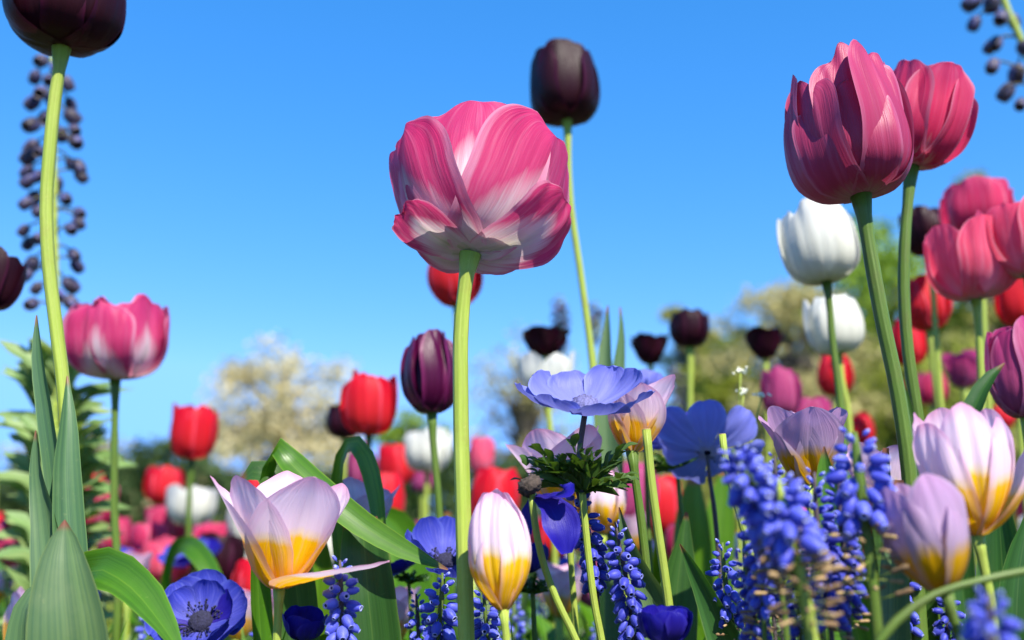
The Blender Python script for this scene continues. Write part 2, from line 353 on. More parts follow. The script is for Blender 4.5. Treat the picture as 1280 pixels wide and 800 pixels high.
def floret_mat(name, c1, c2, tip):
    m, n, l = new_mat(name)
    U, Vv, e, vec, rnd = uv_parts(n, l, 12, 2)
    ns = noise(n, l, vec, .7, 3)
    c = mixrgb(n, l, rnd, c1, c2)
    c = mixrgb(n, l, math_node(n, l, 'MULTIPLY', smooth01(n, l, ns, .4, .8), .35), c, (.16, .2, .72, 1))
    c = mixrgb(n, l, smooth01(n, l, Vv, .66, .80), c, tip)
    c = mixrgb(n, l, smooth01(n, l, Vv, .93, .97), c, (.01, .01, .06, 1))
    pr = n.new('ShaderNodeBsdfPrincipled'); pr.inputs['Roughness'].default_value = .52; pr.inputs['Specular IOR Level'].default_value = .3; l.new(c, pr.inputs['Base Color'])
    pr.inputs['Sheen Weight'].default_value = .2; pr.inputs['Sheen Tint'].default_value = (.5, .6, 1, 1)
    pr.inputs['Subsurface Weight'].default_value = .2; pr.inputs['Subsurface Radius'].default_value = (.001, .001, .003); pr.inputs['Subsurface Scale'].default_value = 1
    o = n.new('ShaderNodeOutputMaterial'); l.new(pr.outputs[0], o.inputs['Surface'])
    return m
M['floret'] = floret_mat('grape_blue_floret', (.030, .036, .34, 1), (.075, .09, .52, 1), (.26, .29, .62, 1))
M['floretdark'] = floret_mat('deep_blue_floret', (.018, .02, .24, 1), (.036, .042, .38, 1), (.12, .14, .48, 1))
M['bell'] = floret_mat('plum_brown_bell', (.018, .012, .018, 1), (.045, .030, .038, 1), (.13, .10, .10, 1))
M['whitepet'] = simple_mat('tiny_white_flower', (.7, .72, .5, 1), (.8, .8, .7, 1), 400, .6)

def crown_mat(name, cols, transl=.3):
    m, n, l = new_mat(name); g = n.new('ShaderNodeNewGeometry'); tc = n.new('ShaderNodeTexCoord')
    ns = noise(n, l, tc.outputs['Object'], .9, 3)
    x = math_node(n, l, 'ADD', math_node(n, l, 'MULTIPLY', g.outputs['Random Per Island'], .5), math_node(n, l, 'MULTIPLY', smooth01(n, l, ns, .3, .7), .5))
    c = ramp(n, l, x, [(i / (len(cols) - 1), k) for i, k in enumerate(cols)])
    leafy_out(n, l, m, c, transl, .6, spec=.2)
    return m
M['blossom'] = crown_mat('cream_blossom', [(.38, .33, .16, 1), (.58, .50, .28, 1), (.76, .68, .44, 1)])
M['budding'] = crown_mat('tan_budding_twigs', [(.20, .19, .06, 1), (.38, .33, .13, 1), (.56, .50, .26, 1)])
M['green'] = crown_mat('fresh_green_leaves', [(.11, .20, .02, 1), (.20, .31, .03, 1), (.30, .42, .05, 1)])
M['olive'] = crown_mat('olive_leaves', [(.17, .19, .04, 1), (.29, .29, .07, 1), (.42, .40, .14, 1)])
M['yellowgreen'] = crown_mat('yellow_green_leaves', [(.14, .18, .015, 1), (.24, .28, .03, 1), (.36, .38, .08, 1)])
M['darkgreen'] = crown_mat('dark_green_leaves', [(.03, .06, .02, 1), (.06, .10, .03, 1), (.09, .14, .05, 1)])

# ------------------------------------------------------------------ the setting
def sheet(name, x0, x1, y0, y1, z, mat, nx=2, ny=2, bump=0, seed=0):
    rng = np.random.default_rng(seed); mb = MB()
    xs, ys = np.meshgrid(np.linspace(x0, x1, nx), np.linspace(y0, y1, ny))
    zz = z + (rng.random(xs.shape) - .5) * bump
    mb.add(np.stack([xs.ravel(), ys.ravel(), zz.ravel()], 1), grid_faces(nx, ny))
    return structure(mb.build(name, mat))
sheet('ground', -600, 600, -100, 900, -.012, M['lawn'])
sheet('flower_bed_soil', -4, 4, -1.0, 6.0, 0.0, M['soil'], 90, 80, .012, 3)

# trees: tapered trunk with limbs, crown of many small leaf faces gathered in clumps
def tree(name, label, px, top, Y, wpx, crown_bottom, mat, seed, group=None, leaf=.10, n_clump=46, per=110, density=1.0, squash=1.0):
    rng = np.random.default_rng(seed); base = P(px, 690, Y); base[2] = 0
    s = mpp(P(px, 550, Y)); H = P(px, top, Y)[2]; zb = max(.3, P(px, crown_bottom, Y)[2]); rad = wpx * s / 2
    t = thing(name, label, 'tree', base, group)
    tb = MB(); zc = (H + zb) / 2
    trunk_r = .035 * H
    tube_geo(tb, np.array([base, base + [.1 * trunk_r, 0, H * .35], base + [-.05 * H * .3, .02, H * .62], base + [.02 * H, 0, H * .9]]), [trunk_r, trunk_r * .8, trunk_r * .5, trunk_r * .12], 9, 16)
    cl = []
    while len(cl) < n_clump:
        q = rng.uniform(-1, 1, 3); d = np.linalg.norm(q)
        if d > 1 or d < .25: continue
        q[2] *= squash
        k = 1.0 + rng.normal() * .10
        c = base + np.array([q[0] * rad * k, q[1] * rad * k, zc + q[2] * (H - zb) / 2 * k])
        cl.append(c)
    for c in cl[:40]:
        h0 = rng.uniform(.3, .7) * H
        a = base + [0, 0, h0]; mid = (a + c) / 2 + [0, 0, .08 * H]
        tube_geo(tb, np.array([a, mid, c]), [trunk_r * .4, trunk_r * .25, trunk_r * .06], 6, 8)
    tb.build('trunk', M['bark'], t, base)
    cb = MB(); nq = n_clump * per
    cs = np.array(cl)[rng.integers(0, n_clump, nq)]
    size = rad * rng.uniform(.16, .34, n_clump)
    g = rng.normal(size=(nq, 3)); g /= np.linalg.norm(g, axis=1)[:, None]
    ctr = cs + g * (rng.random((nq, 1)) ** .5) * rad * .30 * np.array([1.15, 1.15, .75])
    a = rng.normal(size=(nq, 3)); a /= np.linalg.norm(a, axis=1)[:, None]
    b = np.cross(a, rng.normal(size=(nq, 3))); b /= np.linalg.norm(b, axis=1)[:, None]
    L = leaf * rng.uniform(.6, 1.4, (nq, 1)); Wd = L * .55
    V = np.stack([ctr - a * L, ctr + b * Wd, ctr + a * L, ctr - b * Wd], 1).reshape(-1, 3)
    Fs = [(4 * i, 4 * i + 1, 4 * i + 2, 4 * i + 3) for i in range(nq)]
    cb.add(V, Fs); cb.build('crown', mat, t, base, smooth=False)
    return t
# ------------------------------------------------------------------ petals
PROF = {   # (z, r) along the petal, in flower heights
 'egg':    ([0, .02, .09, .25, .45, .66, .84, 1.0], [.02, .12, .23, .33, .365, .34, .28, .20]),
 'cup':    ([0, .02, .09, .25, .46, .68, .86, 1.0], [.02, .16, .31, .43, .48, .47, .45, .42]),
 'barrel': ([0, .02, .08, .22, .42, .65, .85, 1.0], [.02, .15, .27, .36, .395, .385, .35, .30]),
 'bowl':   ([0, .01, .08, .24, .44, .65, .84, 1.0], [.02, .17, .33, .47, .56, .62, .66, .68]),
 'vase':   ([0, .06, .16, .31, .49, .68, .85, 1.0], [.03, .10, .18, .255, .305, .325, .32, .295]),
 'open':   ([0, .03, .11, .26, .44, .63, .80, .92], [.02, .16, .31, .46, .56, .66, .74, .82]),
 'funnel': ([0, .07, .18, .33, .50, .68, .85, 1.0], [.03, .10, .18, .26, .34, .42, .50, .58]),
 'star':   ([0, .07, .17, .29, .42, .55, .68, .80], [.03, .10, .20, .33, .48, .64, .80, .97]),
 'bud':    ([0, .06, .16, .31, .50, .70, .87, 1.0], [.03, .085, .15, .22, .255, .235, .17, .09]),
 'saucer': ([0, .02, .04, .07, .12, .19, .28, .38], [.06, .20, .36, .52, .68, .82, .93, 1.0]),
 'flat':   ([0, .0, .01, .03, .05, .08, .11, .13], [.06, .20, .36, .52, .68, .82, .95, 1.05]),
 'cupan':  ([0, .05, .12, .24, .40, .58, .76, .90], [.05, .18, .33, .47, .57, .63, .66, .66]),
}
def wshape(kind, v):
    if kind in ('round', 'blunt'):   xs, ys = [0, .1, .25, .45, .65, .8, .9, .96, 1], [.2, .48, .76, .95, 1.0, .93, .75, .50, .05]
    elif kind == 'point': xs, ys = [0, .1, .25, .45, .6, .75, .88, .95, 1], [.20, .42, .70, .95, 1.0, .88, .56, .28, .02]
    elif kind == 'obov':  xs, ys = [0, .15, .3, .5, .7, .85, .93, .98, 1], [.12, .24, .42, .74, .98, .92, .68, .34, .05]
    elif kind == 'lance': xs, ys = [0, .1, .25, .4, .55, .75, .9, 1], [.3, .7, .95, 1, .92, .62, .26, .01]
    y = np.interp(v, xs, ys)
    if kind == 'round': y = np.where(v > .66, .99 * np.clip(1 - ((v - .66) / .34) ** 2.0, 0, 1) ** .62, y)
    elif kind == 'blunt': y = np.where(v > .66, np.clip(1 - ((v - .66) / .34) ** 2.6, 0, 1) ** .5, y)
    elif kind == 'obov': y = np.where(v > .7, .98 * np.sqrt(np.clip(1 - ((v - .7) / .3) ** 2, 0, 1)), y)
    return np.maximum(y, .004)
def petal_geo(mb, frame, prof, wk, H, W, phi, lean=0, rscale=1, kappa=1.15, crinkle=.02, edge=0, tipcurl=0, mid=.012, seed=0, nu=17, nv=22, notch=.02, hscale=1, twist=0):
    rng = np.random.default_rng(seed)
    v = 1 - (1 - np.linspace(0, 1, nv)) ** 1.8
    u = np.linspace(-1, 1, nu)
    zc, rc = PROF[prof]
    z = cr(zc, v) * H * hscale; r = cr(rc, v) * H * rscale; w = wshape(wk, v) * W * H; S = np.outer(w / (w.max() + 1e-9), u)
    rho = kappa * (r + .04 * H)
    U, Vg = np.meshgrid(u, v)
    ang = np.clip(U * (w / rho)[:, None], -1.7, 1.7)
    X = r[:, None] - rho[:, None] * (1 - np.cos(ang)); Yy = rho[:, None] * np.sin(ang); Z = np.repeat(z[:, None], nu, 1)
    ph = rng.uniform(0, 6.28, 8)
    nz = (np.sin(3.1 * S + 4 * Vg + ph[0]) + .8 * np.sin(6.3 * S - 5 * Vg + ph[1]) + .5 * np.sin(11 * S + 3 * Vg + ph[2]) + .5 * np.sin(2 * S + 9 * Vg + ph[3])) / 2
    fine = (np.sin(17 * S + 2 * Vg + ph[4]) + np.sin(23 * S - 3 * Vg + ph[5])) / 2
    amp = np.clip(Vg * 1.4 - .2, 0, 1)
    disp = crinkle * nz * amp * (0.45 + .9 * np.abs(S)) + crinkle * .22 * fine * amp + edge * np.abs(S) ** 3 * amp + tipcurl * np.clip((Vg - .72) / .28, 0, 1) ** 2 - mid * np.exp(-(U / .14) ** 2) * np.sin(PI * np.clip(Vg, 0, 1))
    Z = Z + H * notch * (np.sin(5 * S + ph[6]) + .6 * np.sin(11 * S + ph[7])) * Vg ** 5
    Pg = np.stack([X, Yy, Z], -1)
    du = np.gradient(Pg, axis=1); dv = np.gradient(Pg, axis=0)
    Nn = np.cross(du, dv); Nn /= np.linalg.norm(Nn, axis=2)[..., None] + 1e-9
    Pg = Pg + Nn * (disp * H)[..., None]
    # open or close about the base, then turn round the flower's axis
    c, s = math.cos(lean), math.sin(lean)
    x, y, zz = Pg[..., 0], Pg[..., 1], Pg[..., 2]
    x, zz = x * c + zz * s, -x * s + zz * c
    if twist: y = y + twist * zz * np.clip(zz / H, 0, 1.5)
    cp, sp = math.cos(phi), math.sin(phi)
    Q = np.stack([x * cp - y * sp, x * sp + y * cp, zz], -1).reshape(-1, 3)
    O, A = frame
    mb.add(O + Q @ A, grid_faces(nu, nv), np.stack([U * .5 + .5, Vg], -1).reshape(-1, 2))
def flower_frame(O, axis):
    zx = unit(np.asarray(axis, float)); x = unit(RGT - zx * np.dot(RGT, zx)); y = np.cross(zx, x)
    return (np.asarray(O, float), np.array([x, y, zx]))
def axis_dir(tilt_right=0, tilt_away=0):
    """flower axis: degrees to the right in the picture and away from the viewer"""
    a, b = R(tilt_right), R(tilt_away)
    return unit(np.array([math.sin(a), math.sin(b) * math.cos(a), math.cos(a) * math.cos(b)]))

def stem_part(t, pts, r0, r1, mat, name='stem', seg=10, n=26):
    """pts: world places from the flower down; goes on down to the soil"""
    mb = MB(); tube_geo(mb, np.asarray(pts), np.linspace(r0, r1, len(pts)), seg, n)
    return mb.build(name, mat, t, WORLD[t.name])
def stem_path(pix, Y, Yb=None, drift=.0):
    pts = [P(x, y, Y + (0 if Yb is None else (Yb - Y) * i / max(1, len(pix) - 1))) for i, (x, y) in enumerate(pix)]
    a = pts[-1]
    if len(pts) > 1:
        d = pts[-1] - pts[-2]; k = a[2] / max(1e-6, -d[2]) if d[2] < -1e-4 else 1
        off = np.clip(d[:2] * min(k, 3) * .4, -.05, .05)
    else: off = np.array([drift, 0])
    g = np.array([a[0] + off[0], a[1] + off[1], -.004])
    pts += [a * .5 + g * .5 + np.array([off[0] * .12, 0, 0]), g]
    return pts

def leaf_px(t, pts, mat='leaf', fold=.3, ground=True, name='leaf', seed=0, wave=.05, label=None, nu=9, n=36, base_w=.55):
    """pts from tip to base: (px, py, Y, half width in px, turn in degrees)"""
    S, Wd, Tn = [], [], []
    for (x, y, Y, w, tn) in pts:
        p = P(x, y, Y); S.append(p); Wd.append(w * mpp(p)); Tn.append(tn)
    if ground:
        L = WORLD[t.name]; p = S[-1]
        g = np.array([L[0] * .7 + p[0] * .3, L[1] * .7 + p[1] * .3, 0.0])
        S += [(p * .55 + g * .45), g]; Wd += [Wd[-1] * .8, Wd[-1] * base_w]; Tn += [Tn[-1], Tn[-1]]
    S = np.array(S); T = np.gradient(S, axis=0); Nn = []
    for k in range(len(S)):
        tv = unit(T[k]); c = unit(C0 - S[k]); c = unit(c - tv * np.dot(c, tv)); b = np.cross(tv, c)
        a = R(Tn[k]); Nn.append(c * math.cos(a) + b * math.sin(a))
    mb = MB(); ribbon_geo(mb, S, Wd, np.array(Nn), fold, n, nu, wave, seed)
    o = mb.build(name, M[mat], t, WORLD[t.name])
    if label: o['label'] = label
    return o

def tulip(label, base_px, hpx, wpx, Y, prof, mat, stem, group=None, tilt=(0, 0), roll=0, stem_px=8, stem_mat='stem', wk='round', seed=1,
          crinkle=.025, lean=0, petals=None, kappa=1.25, edge=0, tipcurl=0, inner=.88, Wf=1.0, hi=False, cat='tulip', stemYb=None, notch=.02, mid=.012, name='tulip'):
    """one tulip plant: stem and six petals; base_px is where the flower meets its stem"""
    O = P(base_px[0], base_px[1], Y); s = mpp(O)
    path = [(base_px[0], base_px[1] - 1)] + list(stem)
    pts = stem_path(path, Y, stemYb)
    t = thing(name, label, cat, (pts[-1][0], pts[-1][1], 0), group)
    sr = stem_px * s / 2
    mb = MB(); tube_geo(mb, np.asarray(pts), [sr * 1.5] + [sr] * (len(pts) - 2) + [sr * 1.15], 12, 40)
    mb.build('stem', M[stem_mat], t, WORLD[t.name])
    rmax = max(PROF[prof][1])
    H = hpx * s; rs = (wpx * s / 2) / (rmax * H)
    fr = flower_frame(O, axis_dir(*tilt))
    rng = random.Random(seed)
    W = rmax * rs * .93 * Wf
    if petals is None:
        petals = []
        if prof in ('cup', 'barrel') and mat != 'black': W *= .9; lean += .035
        for k in range(6):
            petals.append(dict(phi=R(roll + 60 * k + rng.uniform(-7, 7)), inner=(k % 2), h=rng.uniform(.91, 1.05), lean=rng.uniform(-.06, .07), tipcurl=tipcurl + rng.uniform(-.04, .05), w=rng.uniform(.92, 1.05)))
    for k, p in enumerate(petals):
        mb = MB()
        petal_geo(mb, fr, p.get('prof', prof), p.get('wk', wk), H, W * p.get('w', 1), p['phi'], lean + p.get('lean', 0), rs * (inner if p.get('inner') else 1) * p.get('r', 1), p.get('kappa', kappa),
                  p.get('crinkle', crinkle), p.get('edge', edge), p.get('tipcurl', tipcurl), p.get('mid', mid), seed * 31 + k, 29 if hi else 15, 34 if hi else 20, p.get('notch', notch), p.get('h', 1), p.get('twist', 0))
        o = mb.build('petal', M[p.get('mat', mat)], t, O)
        if 'label' in p: o['label'] = p['label']
    return t

# ------------------------------------------------------------------ trees and hedges behind the bed
tree('blossom_tree', 'cream blossoming tree with airy crown standing left of the bright red tulips', 346, 425, 28, 185, 660, M['blossom'], 5, leaf=.085, n_clump=78, per=105)
tree('blossom_tree', 'small low cream blossoming tree right behind the leftmost dark tulip stem', 232, 560, 34, 130, 700, M['blossom'], 8, leaf=.10, n_clump=30, per=80)
tree('budding_tree', 'thin tan budding tree seen between the main tulip stem and the blue anemone', 655, 415, 30, 150, 640, M['budding'], 11, leaf=.075, n_clump=44, per=60)
tree('budding_tree', 'broad tan budding tree behind the white tulips on the right', 1000, 345, 24, 190, 640, M['budding'], 12, leaf=.085, n_clump=70, per=120)
tree('leafy_tree', 'yellow green tree left of the tan tree behind the wide maroon tulip', 920, 400, 30, 130, 640, M['yellowgreen'], 22, leaf=.11, n_clump=56, per=110)
tree('leafy_tree', 'low yellow green tree behind the pink and red tulips at the right', 1190, 355, 33, 190, 600, M['yellowgreen'], 23, leaf=.12, n_clump=60, per=110)
tree('leafy_tree', 'fresh green leafy tree rising behind the tall rose tulip stems', 1115, 300, 36, 240, 560, M['green'], 13, leaf=.15, n_clump=70, per=170)
tree('leafy_tree', 'slim olive green tree behind the pair of dark maroon tulips', 868, 365, 33, 90, 620, M['olive'], 14, leaf=.10, n_clump=44, per=110)
tree('leafy_tree', 'pale olive tree at the right edge behind the pink tulips', 1285, 215, 30, 150, 640, M['olive'], 15, leaf=.12, n_clump=60, per=100)
tree('leafy_tree', 'round green tree low behind the dark purple tulip', 512, 520, 38, 110, 700, M['green'], 16, leaf=.13, n_clump=44, per=100)
tree('leafy_tree', 'dark green tree low behind the small red and white tulips on the left', 165, 585, 40, 190, 720, M['darkgreen'], 17, leaf=.13, n_clump=56, per=100)
tree('budding_tree', 'tan budding tree mostly hidden behind the sage green lily leaves', 70, 520, 30, 140, 690, M['budding'], 18, leaf=.08, n_clump=44, per=80)
tree('leafy_tree', 'olive budding tree low behind the red tulips on the right', 1160, 420, 26, 240, 640, M['yellowgreen'], 19, leaf=.09, n_clump=60, per=110)
def hedge(label, x0, x1, y, h, mat, seed, leaf=.085, n=20000):
    rng = np.random.default_rng(seed)
    t = thing('hedge', label, 'hedge', ((x0 + x1) / 2, y, 0))
    cb = MB(); x = rng.uniform(x0, x1, n); bumps = h * (.82 + .12 * np.sin(x * 1.1 + seed) + .08 * np.sin(x * 2.7))
    z = bumps * rng.random(n) ** .7; yy = y + rng.uniform(-.8, .8, n)
    c = np.stack([x, yy, z], 1)
    a = rng.normal(size=(n, 3)); a /= np.linalg.norm(a, axis=1)[:, None]
    b = np.cross(a, rng.normal(size=(n, 3))); b /= np.linalg.norm(b, axis=1)[:, None]
    L = leaf * rng.uniform(.6, 1.5, (n, 1))
    V = np.stack([c - a * L, c + b * L * .6, c + a * L, c - b * L * .6], 1).reshape(-1, 3)
    cb.add(V, [(4 * i, 4 * i + 1, 4 * i + 2, 4 * i + 3) for i in range(n)])
    cb.build('foliage', mat, t, WORLD[t.name], smooth=False)
hedge('long low dark green hedge beyond the flower bed on the left', -16, 1, 19, 2.3, M['darkgreen'], 3)
hedge('long olive green hedge beyond the flower bed on the right', 1, 16, 18, 2.5, M['olive'], 4)

# ------------------------------------------------------------------ the big tulips
PH = lambda d: R(d)
main = tulip('large open rose and white tulip tilted back on a pale stem in the middle', (588, 318), 154, 226, .42, 'bowl', 'pink',
      [(583, 345), (577, 400), (576, 500), (579, 640), (583, 800)], tilt=(5, 20), stem_px=19, seed=4, hi=True, cat='tulip', crinkle=.035, edge=.03, kappa=1.05,
      petals=[dict(phi=PH(263), h=1.10, w=.96, lean=-.16, edge=.05, kappa=1.5, r=.93, mid=.02, wk='blunt', notch=.05, label='tall middle petal with a white flame and folded edges'),
              dict(phi=PH(201), h=1.0, w=.98, lean=.03, r=1.0, kappa=1.3, edge=.05, notch=.05, crinkle=.045),
              dict(phi=PH(329), h=1.04, w=1.02, lean=.0, r=1.0, kappa=1.3, edge=.02, notch=.05, crinkle=.035, wk='blunt'),
              dict(phi=PH(212), h=.16, w=.44, lean=0, r=.86, kappa=2.4, tipcurl=.04, crinkle=.03),
              dict(phi=PH(341), h=.44, w=.60, lean=0, r=1.07, kappa=1.8, crinkle=.04),
              dict(phi=PH(44), h=.90, w=1.0, lean=.0, r=.90), dict(phi=PH(95), h=.90, w=1.0, lean=-.02, r=.91), dict(phi=PH(152), h=.92, w=1.0, lean=.0, r=.93)])
tulip('tall blackish maroon tulip standing between the main tulip and open sky', (709, 151), 98, 85, .70, 'barrel', 'black',
      [(710, 180), (713, 250), (727, 350), (740, 450), (746, 520)], tilt=(-4, 4), stem_px=8.5, seed=7, roll=95, crinkle=.02)
t3 = tulip('blackish maroon tulip cut off by the top edge on a long bent stem', (77, 60), 128, 138, .46, 'barrel', 'black',
      [(75, 80), (69, 120), (62, 190), (58, 250), (60, 320), (69, 400), (79, 480), (86, 600)], tilt=(0, -3), stem_px=15.5, seed=9, roll=80, hi=True)
leaf_px(t3, [(46, 394, .46, 1, 30), (49, 440, .46, 9, 40), (60, 510, .46, 15, 45), (72, 590, .46, 18, 50), (80, 690, .46, 20, 40)], 'leafwax', .5, seed=1, label='slim pointed leaf wrapping the left of the stem')
leaf_px(t3, [(84, 470, .455, 1, -20), (84, 520, .452, 10, -20), (82, 580, .45, 17, -15), (84, 640, .45, 20, -10), (90, 740, .45, 22, 0)], 'leafwax', .45, seed=2)
leaf_px(t3, [(45, 538, .45, 1, 40), (48, 580, .45, 11, 50), (58, 640, .45, 20, 40), (68, 720, .45, 26, 30)], 'leafwax', .5, seed=3)
leaf_px(t3, [(81, 650, .40, 1, 0), (80, 664, .40, 11, 2), (79, 695, .398, 26, 4), (80, 735, .397, 39, 6), (85, 790, .397, 49, 6), (88, 860, .40, 52, 4)], 'leafwax', .38, seed=4, label='broad waxy leaf in front, pale and streaked', nu=15)
leaf_px(t3, [(232, 826, .40, 2, 35), (198, 775, .41, 20, 35), (158, 730, .42, 31, 30), (118, 712, .43, 27, 20), (96, 740, .44, 22, 10), (92, 800, .45, 18, 0)], 'leafbright', .3, seed=5, label='bright green leaf arching over to the right', ground=True)
leaf_px(t3, [(52, 726, .43, 3, 60), (34, 752, .43, 14, 60), (26, 800, .43, 22, 50), (34, 860, .43, 24, 40)], 'leafwax', .3, seed=6)
tulip('rose red and white cup tulip at the left under the dark bells', (144, 474), 96, 116, .70, 'cup', 'pink',
      [(144, 500), (143, 560), (143, 640), (147, 710)], tilt=(0, -4), stem_px=9.5, stem_mat='stemdark', seed=12, roll=30, crinkle=.04, edge=.05, notch=.05, wk='blunt', hi=True)
tulip('deep rose egg shaped tulip, tallest at the right, with torn petal edges', (1076, 245), 178, 141, .42, 'barrel', 'rose',
      [(1081, 275), (1090, 330), (1103, 400), (1122, 490), (1134, 570), (1143, 690), (1150, 800)], tilt=(-6, 3), stem_px=18, stem_mat='stemdark', seed=21, hi=True, roll=50, crinkle=.026, edge=.03, wk='blunt', notch=.05,
      petals=[dict(phi=PH(314), h=.97, lean=-.01, edge=.05, r=1.03, w=1.12, notch=.06, tipcurl=.04), dict(phi=PH(246), h=.66, lean=.03, w=1.0, r=1.0, tipcurl=.03), dict(phi=PH(196), h=.84, lean=.04, w=1.0, r=.97), dict(phi=PH(274), h=1.0, r=.85, w=.9),
              dict(phi=PH(30), h=.97, r=.92), dict(phi=PH(92), h=1.03, r=.88), dict(phi=PH(148), h=.97, r=.92)])
tulip('rose red tulip with rounded open petals just behind the deep rose one', (1139, 208), 122, 102, .50, 'cup', 'rosered',
      [(1136, 240), (1131, 300), (1130, 370), (1135, 440), (1147, 520), (1160, 620)], tilt=(14, -6), stem_px=14, stem_mat='stemdark', seed=25, hi=True, roll=35, crinkle=.035, edge=.04)
tulip('dark purple closed tulip left of the main tulip stem', (540, 517), 106, 68, .62, 'egg', 'purple',
      [(541, 545), (545, 590), (549, 640), (550, 700)], tilt=(-4, 2), stem_px=9, stem_mat='stemdark', seed=31, roll=70, hi=True, edge=.03)
tulip('red tulip peeking out below the main tulip flower', (571, 383), 80, 64, .80, 'egg', 'red', [(572, 420), (575, 500), (578, 600)], tilt=(-3, 0), stem_px=7, seed=33, roll=20)
tulip('bright red tulip left of the dark purple tulip', (461, 544), 76, 62, .85, 'barrel', 'red', [(461, 560), (462, 600), (463, 640)], stem_px=7, stem_mat='stemdark', seed=35, roll=28, tilt=(0, -4))
tulip('bright red tulip in front of the cream blossoming tree', (239, 574), 68, 53, 1.10, 'barrel', 'red', [(238, 600), (236, 640), (236, 680)], stem_px=7, stem_mat='stemdark', seed=37, roll=10, tilt=(3, -4))
tulip('smaller red tulip beside the open white one on the left', (204, 630), 47, 47, 1.35, 'barrel', 'red', [(205, 660), (206, 690)], stem_px=5.5, stem_mat='stemdark', seed=39, roll=50)
tulip('open white tulip between two red ones on the left', (238, 656), 50, 54, 1.30, 'cup', 'white', [(238, 680), (238, 700)], stem_px=5.5, seed=41, roll=0, lean=.12)
tulip('blurred red tulip under the white one, behind the dark purple stem', (500, 606), 52, 46, 1.3, 'barrel', 'red', [(501, 640), (503, 670)], stem_px=5, seed=43, tilt=(-8, 0))
tulip('blurred dark pink tulip seen through the bent green leaf', (452, 616), 62, 38, 1.2, 'egg', 'magenta', [(452, 640), (452, 690)], stem_px=5, seed=45)
tulip('blurred ragged white tulip behind the dark purple stem', (534, 590), 56, 54, 1.2, 'cup', 'white', [(533, 630), (533, 670)], stem_px=5, seed=47, lean=.1, crinkle=.06)
tulip('small magenta tulip low beside the dark purple stem', (528, 615), 28, 26, 1.6, 'barrel', 'magenta', [(528, 650), (528, 680)], stem_px=4, seed=49)
tulip('blurred pink tulip right of the main stem', (602, 592), 44, 30, 1.4, 'barrel', 'salmon', [(602, 640), (604, 680)], stem_px=5, seed=51)
tulip('blackish double tulip above the white one in the middle', (682, 446), 36, 62, .95, 'open', 'black', [(683, 470), (686, 540), (688, 600)], stem_px=6, seed=53, crinkle=.07)
tulip('white tulip half hidden behind the pale blue anemone', (682, 492), 54, 64, .88, 'cup', 'white', [(686, 520), (690, 560), (692, 620)], stem_px=8, seed=55, tilt=(0, -6), crinkle=.04, lean=.12, Wf=.8)
tulip('wide dark maroon tulip, lower of the pair by the olive tree', (813, 456), 40, 48, 1.0, 'open', 'black', [(814, 500), (816, 560)], stem_px=5, seed=57, lean=.05)
tulip('dark maroon tulip, upper of the pair by the olive tree', (863, 434), 44, 46, .95, 'cup', 'black', [(863, 470), (863, 520), (866, 590)], stem_px=7, seed=59, tilt=(0, -3))
tulip('wide dark maroon tulip above the magenta one and left of the white pair', (957, 449), 40, 48, 1.0, 'open', 'black', [(958, 500), (960, 560)], stem_px=5, seed=61, lean=.06)
tulip('magenta tulip left of the lower white one, facing the pale lilac tulip', (977, 521), 60, 44, .95, 'barrel', 'magenta', [(977, 560), (978, 620)], stem_px=6, seed=63, roll=10)
tulip('red tulip just under the lower of the white pair', (1046, 495), 54, 42, 1.05, 'egg', 'red', [(1046, 540), (1046, 590)], stem_px=6, seed=65)
tulip('purple pink tulip tucked behind the pale lilac tulip', (1012, 545), 46, 52, 1.0, 'cup', 'magenta', [(1013, 590)], stem_px=6, seed=67)
tulip('larger white tulip, upper of the white pair', (1033, 352), 98, 90, .62, 'barrel', 'white', [(1036, 372), (1040, 420), (1050, 500), (1055, 560)], stem_px=9, stem_mat='stemdark', seed=69, tilt=(-7, 2), roll=20, crinkle=.022, lean=.05, hi=True, Wf=1.12, mid=.006, kappa=1.12, notch=.04)
tulip('white tulip, lower of the white pair, in front of a red one', (1047, 443), 77, 66, .76, 'barrel', 'white', [(1051, 470), (1059, 510), (1064, 560)], stem_px=8.5, seed=71, tilt=(-5, 2), roll=40, hi=True, Wf=1.12, crinkle=.02, mid=.006, kappa=1.12, notch=.03)
PR = 'pink tulips crowding the right edge'
tulip('striped pink cup tulip on a brownish stem near the right edge', (1220, 374), 94, 100, .62, 'cup', 'salmon', [(1222, 400), (1225, 440), (1227, 490), (1228, 560)], stem_px=9, seed=73, tilt=(-4, -2), roll=28, hi=True, edge=.02, Wf=.92, lean=.03)
tulip('deep pink tulip behind the striped pink cup tulip', (1226, 300), 68, 84, .76, 'cup', 'rosered', [(1228, 350), (1232, 450)], stem_px=8, seed=75, roll=10, crinkle=.05)
tulip('blackish tulip wedged beside the tall rose red tulip stem', (1163, 318), 58, 56, .82, 'cup', 'black', [(1166, 360), (1172, 450)], stem_px=7, seed=77, tilt=(-8, 0), crinkle=.05)
tulip('pink tulip cut by the right edge, next to the striped one', (1286, 345), 98, 92, .60, 'cup', 'salmon', [(1290, 400), (1296, 500)], stem_px=9, seed=79, roll=45, tilt=(-4, 0))
tulip('bright red tulip left of the striped pink cup tulip', (1163, 413), 70, 56, .86, 'egg', 'red', [(1166, 450), (1172, 500)], stem_px=8, seed=81, tilt=(-5, 0), lean=.02)
tulip('smaller red tulip beside the tall rose red tulip stem', (1138, 456), 56, 44, .98, 'barrel', 'red', [(1140, 500), (1142, 560)], stem_px=6, seed=83)
tulip('red tulip at the right edge above the purple pink one', (1273, 407), 66, 46, .86, 'barrel', 'red', [(1274, 450), (1275, 520)], stem_px=7, seed=85)
